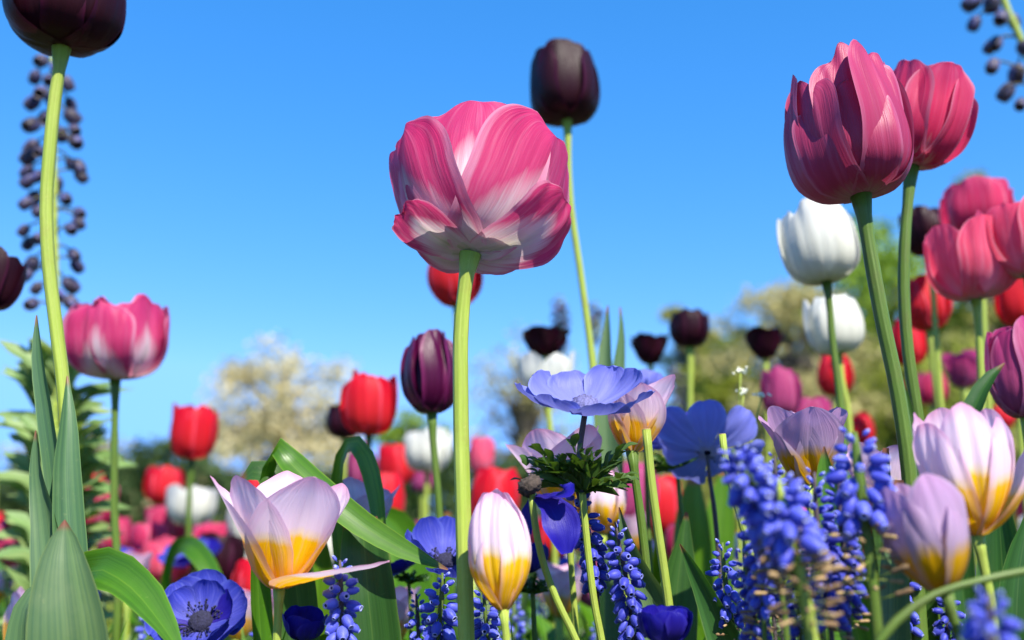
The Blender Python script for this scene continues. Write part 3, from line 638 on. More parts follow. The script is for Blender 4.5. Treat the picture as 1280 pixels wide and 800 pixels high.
tulip('purple pink tulip cut by the right edge above the pale lilac one', (1284, 522), 122, 74, .52, 'egg', 'magenta', [(1286, 560), (1290, 640)], stem_px=11, seed=87, roll=15, hi=True, tilt=(-3, 0), Wf=1.2, kappa=1.1, mid=.004, crinkle=.015)
tulip('blurred dark pink tulip below the striped one', (1206, 485), 48, 48, 1.1, 'open', 'magenta', [(1208, 540)], stem_px=6, seed=89, crinkle=.05)
tulip('blurred pink tulip left of the curved dark green leaf', (1166, 506), 40, 36, 1.2, 'barrel', 'rosered', [(1168, 560)], stem_px=5, seed=91)
tulip('small red tulip low between the lilac tulip and the right edge', (1252, 536), 30, 32, 1.2, 'barrel', 'red', [(1252, 570)], stem_px=5, seed=93)
tulip('small dark red tulip behind the grape hyacinths beside the deep rose stem', (1080, 560), 44, 30, 1.1, 'egg', 'red', [(1081, 600)], stem_px=5, seed=94)
tulip('blackish maroon tulip cut by the left edge', (-16, 386), 74, 56, .60, 'barrel', 'black', [(-8, 420), (-10, 500), (-6, 600)], stem_px=9, seed=95, tilt=(12, 0), roll=30)
tulip('pink red tulip lying low at the left edge', (8, 694), 44, 64, .95, 'cup', 'rosered', [(8, 720), (10, 760)], stem_px=6, seed=97, tilt=(40, -20))
tulip('pink tulip, upper left of the blurred pair beside the left arching leaf', (186, 690), 38, 42, 1.2, 'barrel', 'rosered', [(187, 720)], stem_px=5, seed=99)
tulip('mauve pink tulip, lower right of the blurred pair beside the left arching leaf', (204, 730), 56, 58, 1.0, 'cup', 'salmon', [(205, 760)], stem_px=6, seed=101)
tulip('wide open pink red tulip left of the pale lilac tulip', (272, 697), 40, 64, 1.05, 'open', 'rosered', [(272, 730), (272, 760)], stem_px=6, seed=103, tilt=(0, -20), crinkle=.05)
tulip('red tulip seen through the sage green lily leaves', (116, 628), 34, 38, 1.3, 'cup', 'red', [(117, 670)], stem_px=5, seed=105, tilt=(-20, 0))
tulip('maroon tulip half hidden behind the bright red one', (430, 548), 44, 44, 1.1, 'cup', 'black', [(430, 600)], stem_px=5, seed=107)
tulip('red tulip peeking over the bent green leaf', (318, 628), 36, 36, 1.3, 'barrel', 'red', [(318, 680)], stem_px=5, seed=109)

# ------------------------------------------------------------------ pale lilac tulips with yellow base
def lilac(label, base, hpx, wpx, Y, prof, stem, **k):
    k.setdefault('mat', 'lilac'); k.setdefault('stem_px', 9); mat = k.pop('mat')
    return tulip(label, base, hpx, wpx, Y, prof, mat, stem, wk=k.pop('wk', 'point'), name='lilac_tulip', group=k.pop('group', 'lilac tulips with yellow bases'), notch=.008, **k)
lilac('open pale lilac tulip with one petal flopping right, before the bent leaf', (349, 736), 136, 168, .42, 'funnel', [(348, 760), (346, 800)], tilt=(3, -2), hi=True, seed=121, stem_px=11, stem_mat='stem', crinkle=.015,
      petals=[dict(phi=PH(304), h=1.0, lean=-.03, w=.86, mid=.03), dict(phi=PH(232), h=.98, lean=-.02, w=.66), dict(phi=PH(188), h=1.06, lean=.10, w=.7), dict(phi=PH(105), h=1.06, lean=-.04, w=.8), dict(phi=PH(50), h=1.0, lean=.02, w=.85),
              dict(phi=PH(346), prof='star', h=.60, r=.95, lean=.20, w=.80, tipcurl=-.05)])
lilac('closed pale lilac tulip bud in front of the main tulip stem', (629, 763), 148, 73, .395, 'bud', [(631, 780), (633, 800)], tilt=(-4, 0), hi=True, seed=123, stem_px=10, roll=30, kappa=1.05,
      petals=[dict(phi=PH(250), h=1.0, w=.95), dict(phi=PH(318), h=.92, w=.9, r=1.05), dict(phi=PH(190), h=.80, r=1.04), dict(phi=PH(20), h=1.0), dict(phi=PH(80), h=1.02, inner=1), dict(phi=PH(140), h=1.0)])
lilac('pale lilac tulip opening wide behind the feathery collar', (712, 648), 112, 122, .50, 'funnel', [(713, 690), (718, 760)], tilt=(-8, 4), seed=125, roll=60, stem_px=8, hi=True)
lilac('pale pink tulip with yellow base just right of the pale blue anemone', (790, 565), 92, 96, .47, 'funnel', [(793, 590), (800, 640), (807, 700), (812, 760)], tilt=(8, 2), seed=127, roll=25, stem_px=11, stem_mat='stemdark', hi=True,
      petals=[dict(phi=PH(268), h=.86, lean=.0), dict(phi=PH(330), h=1.08, lean=-.02), dict(phi=PH(205), h=.9, lean=.06), dict(phi=PH(30), h=1.08), dict(phi=PH(90), h=.98), dict(phi=PH(150), h=.9, lean=.05)])
lilac('pale lilac tulip half hidden behind the grape hyacinths', (1012, 606), 98, 112, .44, 'funnel', [(1014, 640), (1020, 700)], tilt=(0, -2), seed=129, roll=28, mat='lilacdark', hi=True)
lilac('large pale lilac tulip at the right edge, one petal leaning out', (1221, 670), 164, 104, .36, 'vase', [(1228, 700), (1237, 745), (1244, 800)], tilt=(-5, 0), seed=131, hi=True, stem_px=12, roll=12, mat='lilac', kappa=1.0,
      petals=[dict(phi=PH(258), h=1.0, w=.9), dict(phi=PH(318), h=.86, r=1.05, w=.8), dict(phi=PH(205), h=.9, w=.9, lean=.04), dict(phi=PH(20), h=1.0, lean=.05), dict(phi=PH(85), h=1.03), dict(phi=PH(140), h=1.0), dict(phi=PH(345), h=.92, lean=.32, w=.9)])
lilac('shaded lilac tulip leaning left, in front of the large one at the right', (1183, 742), 150, 104, .325, 'vase', [(1192, 775), (1204, 810)], tilt=(-15, 0), seed=133, hi=True, stem_px=12, stem_mat='stemdark', roll=40, mat='lilacdark', kappa=1.0,
      petals=[dict(phi=PH(278), h=1.0, w=1.05), dict(phi=PH(215), h=.96, w=.9), dict(phi=PH(325), h=.84), dict(phi=PH(20), h=.9), dict(phi=PH(85), h=.95), dict(phi=PH(140), h=.9)])
lilac('pale lilac tulip tucked behind the long bent leaf', (452, 690), 86, 84, .56, 'funnel', [(454, 720)], tilt=(2, 0), seed=135, roll=10)
lilac('pale pink tulip behind the deep rose tulip stem', (1102, 648), 90, 92, .50, 'funnel', [(1104, 690)], tilt=(0, 0), seed=137, roll=40)
lilac('pale pink tulip in the gap between the anemone stem and the blue spike', (752, 668), 84, 56, .62, 'bud', [(752, 720)], tilt=(4, 0), seed=139)
lilac('pale pink tulip far left corner, low beside the front leaf', (14, 812), 70, 60, .60, 'funnel', [(16, 840)], tilt=(20, 0), seed=141)

# ------------------------------------------------------------------ leaves of the tulips in front
bent = thing('tulip_leaves', 'clump of bright green tulip leaves bent over behind the open lilac tulip', 'leaves', P(440, 760, .50) * [1, 1, 0])
leaf_px(bent, [(560, 712, .45, 1, 10), (510, 690, .455, 12, 15), (458, 660, .46, 17, 20), (400, 614, .465, 19, 25), (366, 582, .47, 18, 30), (346, 560, .475, 13, 35), (333, 585, .48, 14, -60), (322, 640, .49, 18, -60), (322, 720, .50, 20, -50)], 'leafbright', .25, seed=11, label='long leaf folded over at its top and hanging right')
leaf_px(bent, [(300, 602, .49, 2, -30), (316, 590, .487, 14, -35), (334, 592, .485, 24, -35), (350, 640, .49, 26, -20), (368, 720, .50, 26, 0)], 'leaf', .35, seed=12)
leaf_px(bent, [(476, 668, .50, 8, -20), (470, 620, .505, 11, -10), (456, 570, .51, 12, 0), (440, 553, .52, 11, 20), (427, 572, .53, 10, 55), (425, 640, .54, 14, 40), (440, 720, .54, 20, 10)], 'leafbright', .2, seed=13, label='leaf arched over like a hook')
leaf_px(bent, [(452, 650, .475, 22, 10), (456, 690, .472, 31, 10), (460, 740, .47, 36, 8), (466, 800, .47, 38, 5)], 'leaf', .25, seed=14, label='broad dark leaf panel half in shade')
leaf_px(bent, [(396, 652, .52, 6, -10), (388, 700, .52, 26, -14), (382, 760, .52, 34, -10), (380, 820, .52, 36, 0)], 'leafbright', .3, seed=15)
far = thing('tulip_leaves', 'yellow green tulip leaf arching over left of the open lilac tulip', 'leaves', P(250, 760, .8) * [1, 1, 0])
leaf_px(far, [(278, 752, .78, 8, 0), (262, 712, .79, 12, 0), (242, 685, .80, 13, 5), (222, 684, .82, 10, 30), (211, 712, .84, 9, 50), (206, 770, .86, 12, 30)], 'leafbright', .2, seed=16)
mid = thing('tulip_leaves', 'pair of upright grey green tulip leaves behind the pale blue anemone', 'leaves', P(762, 560, .64) * [1, 1, 0])
leaf_px(mid, [(760, 382, .64, 1, 20), (759, 420, .64, 6, 20), (757, 455, .64, 10, 15), (758, 500, .64, 14, 10), (760, 600, .64, 16, 0)], 'leafwax', .45, seed=17)
leaf_px(mid, [(775, 384, .65, 1, -25), (776, 420, .65, 5, -25), (772, 460, .65, 9, -20), (768, 500, .65, 12, -10), (764, 600, .65, 16, 0)], 'leafwax', .45, seed=18)
def leafclump(label, foot, Y, leaves, group=None):
    t = thing('tulip_leaves', label, 'leaves', P(foot, 760, Y) * [1, 1, 0], group)
    for i, (pts, mat, fold) in enumerate(leaves): leaf_px(t, pts, mat, fold, seed=foot + i)
    return t
leafclump('broad grey green leaf pointing up left beside the drooping blue spike', 830, .46, [
    ([(774, 634, .46, 1, 25), (784, 672, .46, 9, 30), (800, 712, .46, 15, 25), (818, 752, .46, 22, 15), (830, 810, .46, 26, 0)], 'leafwax', .4),
    ([(858, 640, .52, 2, -20), (852, 690, .52, 15, -20), (846, 740, .52, 26, -10), (842, 820, .52, 30, 0)], 'leaf', .4)])
leafclump('green leaf leaning left under the big blurred blue spikes', 920, .44, [
    ([(850, 680, .44, 1, 30), (866, 708, .44, 9, 30), (886, 748, .44, 16, 25), (910, 810, .44, 24, 10)], 'leaf', .4)])
leafclump('upright green leaf close beside the deep rose tulip stem', 1150, .42, [
    ([(1129, 474, .425, 1, -20), (1136, 520, .425, 7, -25), (1143, 580, .425, 11, -25), (1150, 650, .425, 14, -20), (1156, 760, .425, 16, 0)], 'leaf', .5),
    ([(1108, 560, .45, 4, 20), (1106, 620, .45, 12, 20), (1112, 720, .45, 22, 10), (1116, 800, .45, 24, 0)], 'leaf', .4),
    ([(1122, 600, .41, 8, 10), (1120, 680, .41, 16, 10), (1118, 800, .41, 20, 0)], 'leafwax', .3)])
leafclump('dark green curved leaf rising behind the large lilac tulip', 1200, .50, [
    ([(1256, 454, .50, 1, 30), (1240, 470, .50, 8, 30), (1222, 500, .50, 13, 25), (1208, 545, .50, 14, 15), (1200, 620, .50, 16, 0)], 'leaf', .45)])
leafclump('pointed leaf sticking up between the two lilac tulips and blue spikes', 1060, .40, [
    ([(1030, 558, .40, 1, 0), (1032, 590, .40, 11, 10), (1040, 640, .40, 19, 10), (1056, 720, .40, 26, 5), (1074, 800, .40, 32, 0)], 'leafbright', .4)])
leafclump('dark leaves filling the lower right corner', 1250, .44, [
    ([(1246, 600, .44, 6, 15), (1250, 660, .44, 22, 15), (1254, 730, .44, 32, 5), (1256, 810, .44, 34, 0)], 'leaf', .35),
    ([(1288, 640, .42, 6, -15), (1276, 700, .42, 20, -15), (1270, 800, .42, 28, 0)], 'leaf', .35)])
leafclump('pale green broad leaves in the gap right of the cut green stem', 870, .75, [
    ([(868, 600, .75, 8, 10), (866, 640, .75, 20, 10), (866, 700, .75, 26, 0)], 'leafbright', .3),
    ([(905, 590, .8, 6, -10), (900, 640, .8, 18, -10), (896, 700, .8, 22, 0)], 'leafbright', .3)])
leafclump('low pale leaves between the purple tulip stem and the main stem', 520, .75, [
    ([(470, 640, .75, 8, 10), (490, 650, .75, 18, 10), (510, 690, .75, 24, 0), (516, 760, .75, 26, 0)], 'leafbright', .2),
    ([(560, 640, .8, 4, -10), (552, 680, .8, 16, -10), (548, 760, .8, 20, 0)], 'leafbright', .3),
    ([(486, 768, .5, 1, -10), (478, 800, .5, 7, -10), (472, 850, .5, 9, 0)], 'leafbright', .3)])
def cut_stem(label, pix, Y, px, mat='stem'):
    pts = stem_path(pix, Y); t = thing('cut_stem', label, 'stem', (pts[-1][0], pts[-1][1], 0)); r = px * mpp(pts[0]) / 2
    mb = MB(); tube_geo(mb, np.asarray(pts), [r] * len(pts), 12, 40); mb.build('stem', M[mat], t, WORLD[t.name])
    mb = MB(); d = unit(pts[0] - pts[1]); fr = flower_frame(pts[0] + d * r * .02, d); O, A = fr
    V = []; 
    for q, zz in ((1.03, 0), (.96, .12), (.62, .04), (.0, .02)):
        V += [O + np.array([math.cos(k * PI / 6) * r * q, math.sin(k * PI / 6) * r * q, r * zz]) @ A for k in range(12)]
    mb.add(V, grid_faces(12, 4, True)); mb.build('cut_face', M['tan'], t, WORLD[t.name])
cut_stem('headless green stem standing right of the pale pink tulip', [(808, 537), (814, 600), (822, 660), (831, 720), (840, 790)], .43, 11)
cut_stem('short headless stem beside the big blurred blue spikes', [(903, 543), (906, 570), (918, 620), (940, 700)], .42, 9)
stalk = thing('arching_stalk', 'ridged green stalk arching across the lower right corner', 'stalk', P(1080, 800, .31) * [1, 1, 0])
mb = MB(); pts = [P(1340, 706, .31), P(1280, 714, .31), P(1220, 727, .31), P(1170, 742, .31), P(1130, 768, .31), P(1100, 800, .31), P(1085, 880, .31)]; pts.append(np.array([pts[-1][0], pts[-1][1], 0]))
r = 6 * mpp(pts[0]); tube_geo(mb, np.array(pts), [r * .8] * 4 + [r] * 4, 10, 40); mb.build('stem', M['stemdark'], stalk, WORLD[stalk.name])

# ------------------------------------------------------------------ grape hyacinths
def lathe(prof, seg=10):
    V = []; UV = []
    for k, (r, z) in enumerate(prof):
        for s in range(seg):
            a = 2 * PI * s / seg; V.append((r * math.cos(a), r * math.sin(a), z)); UV.append((s / seg, k / (len(prof) - 1)))
    return V, grid_faces(seg, len(prof), True) + [tuple(range(seg))[::-1]], UV
FLO = [(.03, -.35), (.035, 0.0), (.20, .02), (.33, .12), (.385, .32), (.385, .56), (.32, .78), (.215, .92), (.18, .96), (.225, 1.02), (.15, .985), (.09, .9)]
mb = MB(); mb.add(*lathe(FLO, 12)); FLORET = mb.mesh('floret', M['floret'], (0, 0, 0)); FLORETD = FLORET.copy(); FLORETD.materials.clear(); FLORETD.materials.append(M['floretdark'])
mb = MB(); mb.add(*lathe([(.035, -1.0), (.045, .05)], 6)); PEDICEL = mb.mesh('pedicel', M['stem'], (0, 0, 0))
mb = MB(); mb.add(*lathe([(.045, 0), (.10, .06), (.135, .3), (.12, .55), (.15, .8), (.10, 1.0), (.03, 1.04)], 8)); HUSK = mb.mesh('husk', M['husk'], (0, 0, 0)); HUSKT = HUSK.copy(); HUSKT.materials.clear(); HUSKT.materials.append(M['tan'])
mb = MB(); mb.add(*lathe([(.03, -.3), (.04, 0), (.2, .05), (.30, .25), (.30, .6), (.18, .88), (.04, 1.0)], 9)); BUDLET = mb.mesh('bud', M['floret'], (0, 0, 0))
def put(name, me, t, loc, zdir, size, roll=0, squash=1.0):
    o = bpy.data.objects.new(name, me); COL.objects.link(o); o.parent = t
    q = Vector(zdir).to_track_quat('Z', 'Y'); m4 = Matrix.Translation(Vector(np.asarray(loc) - WORLD[t.name])) @ q.to_matrix().to_4x4() @ Matrix.Rotation(roll, 4, 'Z') @ Matrix.Diagonal((size * squash, size * squash, size, 1))
    o.matrix_basis = m4; return o
def muscari(label, pix, Y, top_len, size_px, n=34, husks=0, dark=False, rad_k=1.0, seed=0, group='blue grape hyacinths', stem_px=5, stem='stempurple', lean_y=0.0):
    """pix: stem from the tip down; the first top_len photo pixels carry florets"""
    rng = random.Random(seed); pts = stem_path(pix, Y, Y + lean_y)
    t = thing('grape_hyacinth', label, 'grape hyacinth', (pts[-1][0], pts[-1][1], 0), group); s = mpp(pts[0])
    r = stem_px * s / 2
    mb = MB(); Cn, Tn = tube_geo(mb, np.asarray(pts), [r * .5] + [r] * (len(pts) - 1), 8, 60); mb.build('stem', M[stem], t, WORLD[t.name])
    cum = np.concatenate([[0], np.cumsum(np.linalg.norm(np.diff(Cn, axis=0), axis=1))])
    Lm = top_len * s; fs = size_px * s
    def at(d): return np.array([np.interp(d, cum, Cn[:, k]) for k in range(3)]), unit(np.array([np.interp(d, cum, Tn[:, k]) for k in range(3)]))
    for i in range(n + husks):
        f = i / max(1, n + husks - 1); d = Lm * (f ** .92); c, tv = at(d); up = -tv
        az = i * 2.39996 + rng.uniform(-.35, .35)
        x = unit(np.cross(up, [0, 1, .1])); y = np.cross(up, x); out = x * math.cos(az) + y * math.sin(az)
        ff = i / max(1, n - 1)
        if i < n:
            sz = fs * (.42 + .58 * min(1, ff * 2.6)) * rng.uniform(.88, 1.1)
            tilt = .8 - 1.55 * min(1, ff * 1.6) + rng.uniform(-.22, .22)
            dirv = unit(out * math.cos(tilt) + up * math.sin(tilt))
            o = put('bud' if ff < .1 else 'floret', BUDLET if ff < .1 else (FLORETD if dark else FLORET), t, c + out * (r + sz * .26 * rad_k), dirv, sz, rng.uniform(0, 6), rng.uniform(.80, .98) if rng.random() < .8 else .66)
        else:
            sz = fs * rng.uniform(.55, .95); tilt = rng.uniform(-.25, .35)
            dirv = unit(out * math.cos(tilt) + up * math.sin(tilt))
            put('dried_floret', HUSKT if rng.random() < .45 else HUSK, t, c + out * (r + sz * .75), dirv, sz, 0, 1.0)
            put('pedicel', PEDICEL, t, c + out * (r + sz * .75), dirv, sz * .85, 0, 1.0)
    return t
muscari('blue spike with a paler tip in front of the broad dark leaf', [(425, 700), (426, 730), (427, 770), (428, 820)], .42, 120, 19, 38, 4, seed=1, stem_px=6)
muscari('blue spike just left of the main tulip stem', [(553, 716), (552, 745), (548, 790), (546, 830)], .45, 105, 18, 34, 2, seed=2, stem_px=6, stem='stemdark')
muscari('blue spike squeezed between the main stem and the lilac bud', [(604, 728), (606, 760), (610, 800)], .47, 120, 15.5, 42, 6, seed=3, stem_px=5, stem='stemdark')
muscari('slim blue column behind the anemone stem', [(716, 596), (728, 640), (740, 690), (746, 740), (748, 790)], .45, 135, 15.5, 50, 0, seed=4, rad_k=.9, dark=True)
muscari('drooping deep blue spike with a gap, beside the broad grey green leaf', [(769, 652), (776, 690), (784, 730), (790, 775), (792, 820)], .44, 142, 17, 52, 0, seed=5, rad_k=1.05, dark=True)
muscari('small pale topped blue spike left of the big blurred ones', [(903, 678), (905, 710), (912, 760), (920, 810)], .44, 130, 15, 36, 16, seed=6, stem='stemdark', stem_px=6)
muscari('biggest blurred blue spike leaning left, husks below its flowers', [(914, 562), (938, 600), (962, 640), (984, 690), (1004, 760), (1012, 820)], .305, 180, 26, 54, 34, seed=7, stem='stemdark', stem_px=11, rad_k=1.2)
muscari('blurred blue spike with tan husks in the middle of the right cluster', [(972, 598), (980, 640), (994, 690), (1008, 750), (1020, 820)], .30, 180, 28, 32, 36, seed=8, stem='stem', stem_px=13, rad_k=1.25)
muscari('blurred blue spike with a lone top bud, dark brown husks below', [(1068, 540), (1072, 580), (1080, 640), (1090, 720), (1100, 820)], .325, 200, 26, 32, 26, seed=9, stem='stemdark', stem_px=14, rad_k=1.15)
muscari('blue spike directly behind the tan husks', [(1018, 590), (1020, 640), (1030, 700), (1040, 800)], .36, 200, 19, 52, 6, seed=10, dark=True, stem_px=7)
muscari('blue spike seen between the rose tulip stem and green leaf', [(1100, 630), (1104, 680), (1108, 760)], .46, 130, 12, 40, 6, seed=11, dark=True)
muscari('very blurred blue spike in the bottom right corner', [(1236, 742), (1238, 780), (1240, 830)], .25, 90, 24, 28, 0, seed=12, stem_px=11, rad_k=1.2)
muscari('blue spike under the shaded lilac tulip', [(1182, 728), (1184, 760), (1186, 820)], .42, 110, 14, 36, 10, seed=13, dark=True)
muscari('small blurred blue spike under the open lilac tulip', [(325, 768), (325, 790), (326, 830)], .60, 80, 11, 30, 0, seed=14)
muscari('blue spike at the left of the big blurred cluster, half hidden', [(946, 604), (948, 650), (952, 720), (956, 800)], .36, 190, 18, 46, 14, seed=15, stem='stemdark', stem_px=6)
muscari('blue spike low behind the small pale topped one', [(958, 640), (962, 700), (968, 780)], .42, 160, 14, 40, 14, seed=16, dark=True)
muscari('blurred blue spike far behind, beside the violet anemone', [(968, 570), (970, 600), (972, 660)], .55, 110, 13, 36, 0, seed=17)

muscari('deep blue spike between the two biggest blurred ones', [(950, 585), (956, 620), (966, 680), (980, 760), (985, 820)], .34, 150, 21, 48, 16, seed=18, stem='stemdark', stem_px=8)
muscari('deep blue spike behind the lone top bud', [(1048, 590), (1050, 640), (1056, 700), (1062, 800)], .37, 190, 19, 56, 8, seed=19, dark=True, stem_px=7)
muscari('low deep blue spike under the tan husks, toward the left', [(930, 690), (938, 730), (946, 800)], .37, 130, 16, 44, 6, seed=20, dark=True, stem_px=6)
muscari('low deep blue spike under the tan husks, toward the right', [(990, 680), (996, 730), (1002, 800)], .38, 140, 16, 46, 8, seed=21, dark=True, stem_px=6)
muscari('small blue spike peeking out left of the arching stalk', [(1128, 690), (1130, 730), (1134, 800)], .42, 110, 14, 38, 6, seed=22, stem_px=6)
muscari('small blue spike low beside the pale green leaf by the bud', [(520, 742), (522, 770), (524, 820)], .50, 90, 12, 34, 0, seed=23)
# ------------------------------------------------------------------ anemones
def collar(t, c, axis, rad, seed, mat='feather', n=22):
    rng = np.random.default_rng(seed); O, A = flower_frame(c, axis); mb = MB()
    def lobe(a, e, base, L, w, depth):
        d = np.array([math.cos(a) * math.cos(e), math.sin(a) * math.cos(e), math.sin(e)])
        tip = base + d * L + np.array([0, 0, -.12 * L]); m = base + d * L * .5 + np.array([0, 0, .06 * L])
        nr = np.array([-d[0] * d[2], -d[1] * d[2], 1 - d[2] ** 2]) + rng.normal(size=3) * .55
        sp = np.array([base, m, tip]) @ A + O
        ribbon_geo(mb, sp, [w * .55, w, w * .05], np.array([nr, nr, nr]) @ A, .3, 8, 3)
        if depth:
            for k in range(6):
                f = .28 + .13 * k; b = base + d * L * f + np.array([0, 0, .05 * L])
                lobe(a + (1 if k % 2 else -1) * rng.uniform(.45, .8), e + rng.uniform(-.2, .3), b, L * rng.uniform(.34, .5) * (1.15 - f * .5), w * .62, depth - 1)
    for k in range(n): lobe(2 * PI * k / n + rng.uniform(-.2, .2), rng.uniform(.1, .75), np.zeros(3), rad * rng.uniform(.85, 1.2), rad * .13, 1)
    mb.build('leaf_collar', M[mat], t, c)
def anemone(label, centre, Y, wpx, axis, mat, stem, npet=8, prof='saucer', cen='centre', cen_px=None, seed=0, stem_px=7, stem_mat='stemdark', coll=None, lean=0, hs=1.0, petals=None, crinkle=.03, stamens=True, collar_px=50, petal_w=.46, stem0=None, stalk=False):
    O = P(centre[0], centre[1], Y); s = mpp(O); Rm = wpx * s / 2; rng = random.Random(seed)
    ax = unit(np.asarray(axis, float))
    pts = [O - ax * .002] + ([] if stem0 is None else [P(*stem0, Y)]) + stem_path(stem, Y)
    t = thing('anemone', label, 'anemone', (pts[-1][0], pts[-1][1], 0), 'blue anemones')
    mb = MB(); sr = stem_px * s / 2; tube_geo(mb, np.asarray(pts), [sr * .8] * 2 + [sr] * (len(pts) - 2), 10, 44); mb.build('stem', M[stem_mat], t, WORLD[t.name])
    fr = flower_frame(O, ax)
    if petals is None: petals = [dict(phi=2 * PI * k / npet + rng.uniform(-.12, .12), r=rng.uniform(.9, 1.04), lean=rng.uniform(-.10, .08), off=(k % 2)) for k in range(npet)]
    for k, p in enumerate(petals):
        mb = MB(); petal_geo(mb, fr, p.get('prof', prof), 'obov', Rm, p.get('w', petal_w), p['phi'], lean + p.get('lean', 0) - .05 * p.get('off', 0), p.get('r', 1), 3.0, p.get('crinkle', crinkle), -.03, 0, .02, seed * 17 + k, 15, 20, .015, hs * p.get('h', 1))
        mb.build('petal', M[p.get('mat', mat)], t, O)
    # domed centre and a ring of stamens
    cr_ = (cen_px or wpx * .085) * s; mb = MB(); Om, A = fr; V = []
    for i in range(9):
        th = PI * .5 * i / 8 + .02
        for k in range(18):
            a = 2 * PI * k / 18; q = cr_ * (1 + .07 * math.sin(a * 5 + i * 2) + .05 * math.sin(a * 9 + i * 5))
            V.append(Om + np.array([q * math.cos(th) * math.cos(a), q * math.cos(th) * math.sin(a), q * (.25 + .8 * math.sin(th))]) @ A)
    mb.add(V, grid_faces(18, 9, True)); mb.build('flower_centre', M[cen], t, O)
    if stamens:
        mb = MB()
        for k in range(46):
            a = rng.uniform(0, 2 * PI); q = cr_ * rng.uniform(1.25, 1.95); h = cr_ * rng.uniform(.5, 1.05)
            b = np.array([math.cos(a) * cr_ * .9, math.sin(a) * cr_ * .9, cr_ * .15]); e = np.array([math.cos(a) * q, math.sin(a) * q, h])
            tube_geo(mb, (np.array([b, (b + e) / 2 + [0, 0, h * .15], e])) @ A + Om, [cr_ * .03] * 3, 4, 4)
            Vv, Fq, _ = lathe([(.02, -1), (.7, -.6), (1, 0), (.7, .6), (.02, 1)], 6); mb.add(Om + (np.array(Vv) * [cr_ * .11, cr_ * .11, cr_ * .13] + e) @ A, Fq)
        mb.build('stamens', M[cen], t, O)
    if coll is not None:
        c = P(coll[0], coll[1], Y); collar(t, c, [0, 0, 1], collar_px * s, seed + 5)
        if stalk:
            mb = MB(); k = int(np.argmin([abs(q[2] - c[2]) for q in pts])); tube_geo(mb, np.asarray(pts[:k] + [c]), [sr * .85] * k + [sr * 1.1], 10, 20); mb.build('flower_stalk', M['stempurple'], t, WORLD[t.name])
    return t
UP = np.array([0, 0, 1.0])
anemone('pale blue anemone seen from the side, high above a feathery collar', (731, 514), .44, 168, [.05, -.36, 1], 'anemonepale', [(725, 560), (727, 600), (730, 640), (736, 700), (744, 760), (752, 800)], 7, 'saucer', 'centregrey', 19, seed=3, stem_px=9, stem_mat='stem', coll=(728, 616), collar_px=70, stamens=False, hs=1.0, lean=0, petal_w=.43, crinkle=.05, stalk=True, petals=[dict(phi=PH(a), r=q, lean=le, w=w_) for a, q, le, w_ in ((186, 1.05, -.02, .36), (232, .92, .02, .42), (282, .95, .05, .46), (330, 1.02, -.06, .46), (14, .95, -.30, .36), (58, .95, -.25, .40), (104, .85, -.1, .46), (146, .9, -.12, .44))])
anemone('violet blue anemone seen from behind, right of the cut green stem', (884, 566), .56, 136, [.10, .72, .64], 'anemonepale', [(886, 590), (892, 630), (897, 680)], 7, 'saucer', 'centre', None, seed=5, stem_px=6, stem_mat='stempurple', hs=1.2, petal_w=.37, crinkle=.05, petals=[dict(phi=PH(a), r=q, lean=le, w=w_) for a, q, le, w_ in ((8, 1.05, .06, .36), (58, .95, -.12, .40), (112, 1.0, .02, .38), (165, .92, -.1, .36), (215, 1.02, .1, .38), (265, .9, .16, .36), (318, 1.0, .02, .40))])
anemone('blue anemone facing the viewer with a dark eye, at the bottom left', (252, 780), .50, 124, [-.05, -.80, .62], 'anemone', [(256, 800), (258, 840)], 10, 'saucer', 'centre', 15, seed=7, stem_px=8, stem0=(253, 792), petals=[dict(phi=R(45 * k + random.Random(k).uniform(-8, 8)), r=random.Random(k + 50).uniform(.92, 1.06), lean=random.Random(k + 9).uniform(-.08, .12), w=.50) for k in range(8)] + [dict(phi=R(60 * k + 22), r=.78, lean=-.16, w=.40, mat='anemonedark' if k % 3 == 0 else 'anemone') for k in range(6)])
anemone('blue anemone cup tipped sideways behind the main tulip stem', (557, 704), .50, 118, [.25, -.55, .85], 'anemone', [(553, 730), (552, 770), (551, 820)], 8, 'saucer', 'centre', 12, seed=9, stem_px=7, hs=1.5)
anemone('deep blue anemone cup cut by the bottom edge', (832, 806), .40, 96, [0, -.1, 1], 'anemonedark', [(832, 830), (832, 870)], 8, 'cupan', 'centre', 10, seed=11, stem_px=8, stamens=False, petal_w=.5)
anemone('deep indigo anemone under the open lilac tulip', (378, 800), .44, 78, [.1, -.3, 1], 'anemonedark', [(379, 820), (380, 860)], 7, 'cupan', 'centre', 8, seed=13, stem_px=7, petal_w=.5)
anemone('dark purple anemone with a collar behind the blue spike', (507, 712), .56, 62, [-.5, .1, .85], 'anemonedark', [(512, 740), (514, 790)], 7, 'saucer', 'centre', 7, seed=15, stem_px=6, coll=(514, 730), collar_px=22)
anemone('violet anemone partly hidden left of the one seen from behind', (838, 556), .60, 100, [-.2, .3, .9], 'anemone', [(846, 590), (850, 630), (856, 690)], 8, 'saucer', 'centre', 9, seed=17, stem_px=6, coll=(848, 592), collar_px=40)
anemone('small pale blue anemone between the lilac tulip and the violet ones', (806, 494), .62, 60, [.2, .2, .9], 'anemonepale', [(806, 520), (808, 580)], 7, 'cupan', 'centre', 7, seed=19, stem_px=6)
anemone('indigo anemone in shade behind the lilac bud', (664, 716), .52, 74, [-.2, -.1, .95], 'anemonedark', [(666, 740), (668, 790)], 7, 'cupan', 'centre', 8, seed=21, stem_px=7, coll=(666, 742), collar_px=26)
anemone('blurred blue anemone behind the big blue spikes', (930, 590), .50, 56, [0, -.2, 1], 'anemone', [(931, 620), (932, 680)], 7, 'cupan', 'centre', 8, seed=23, stem_px=7)
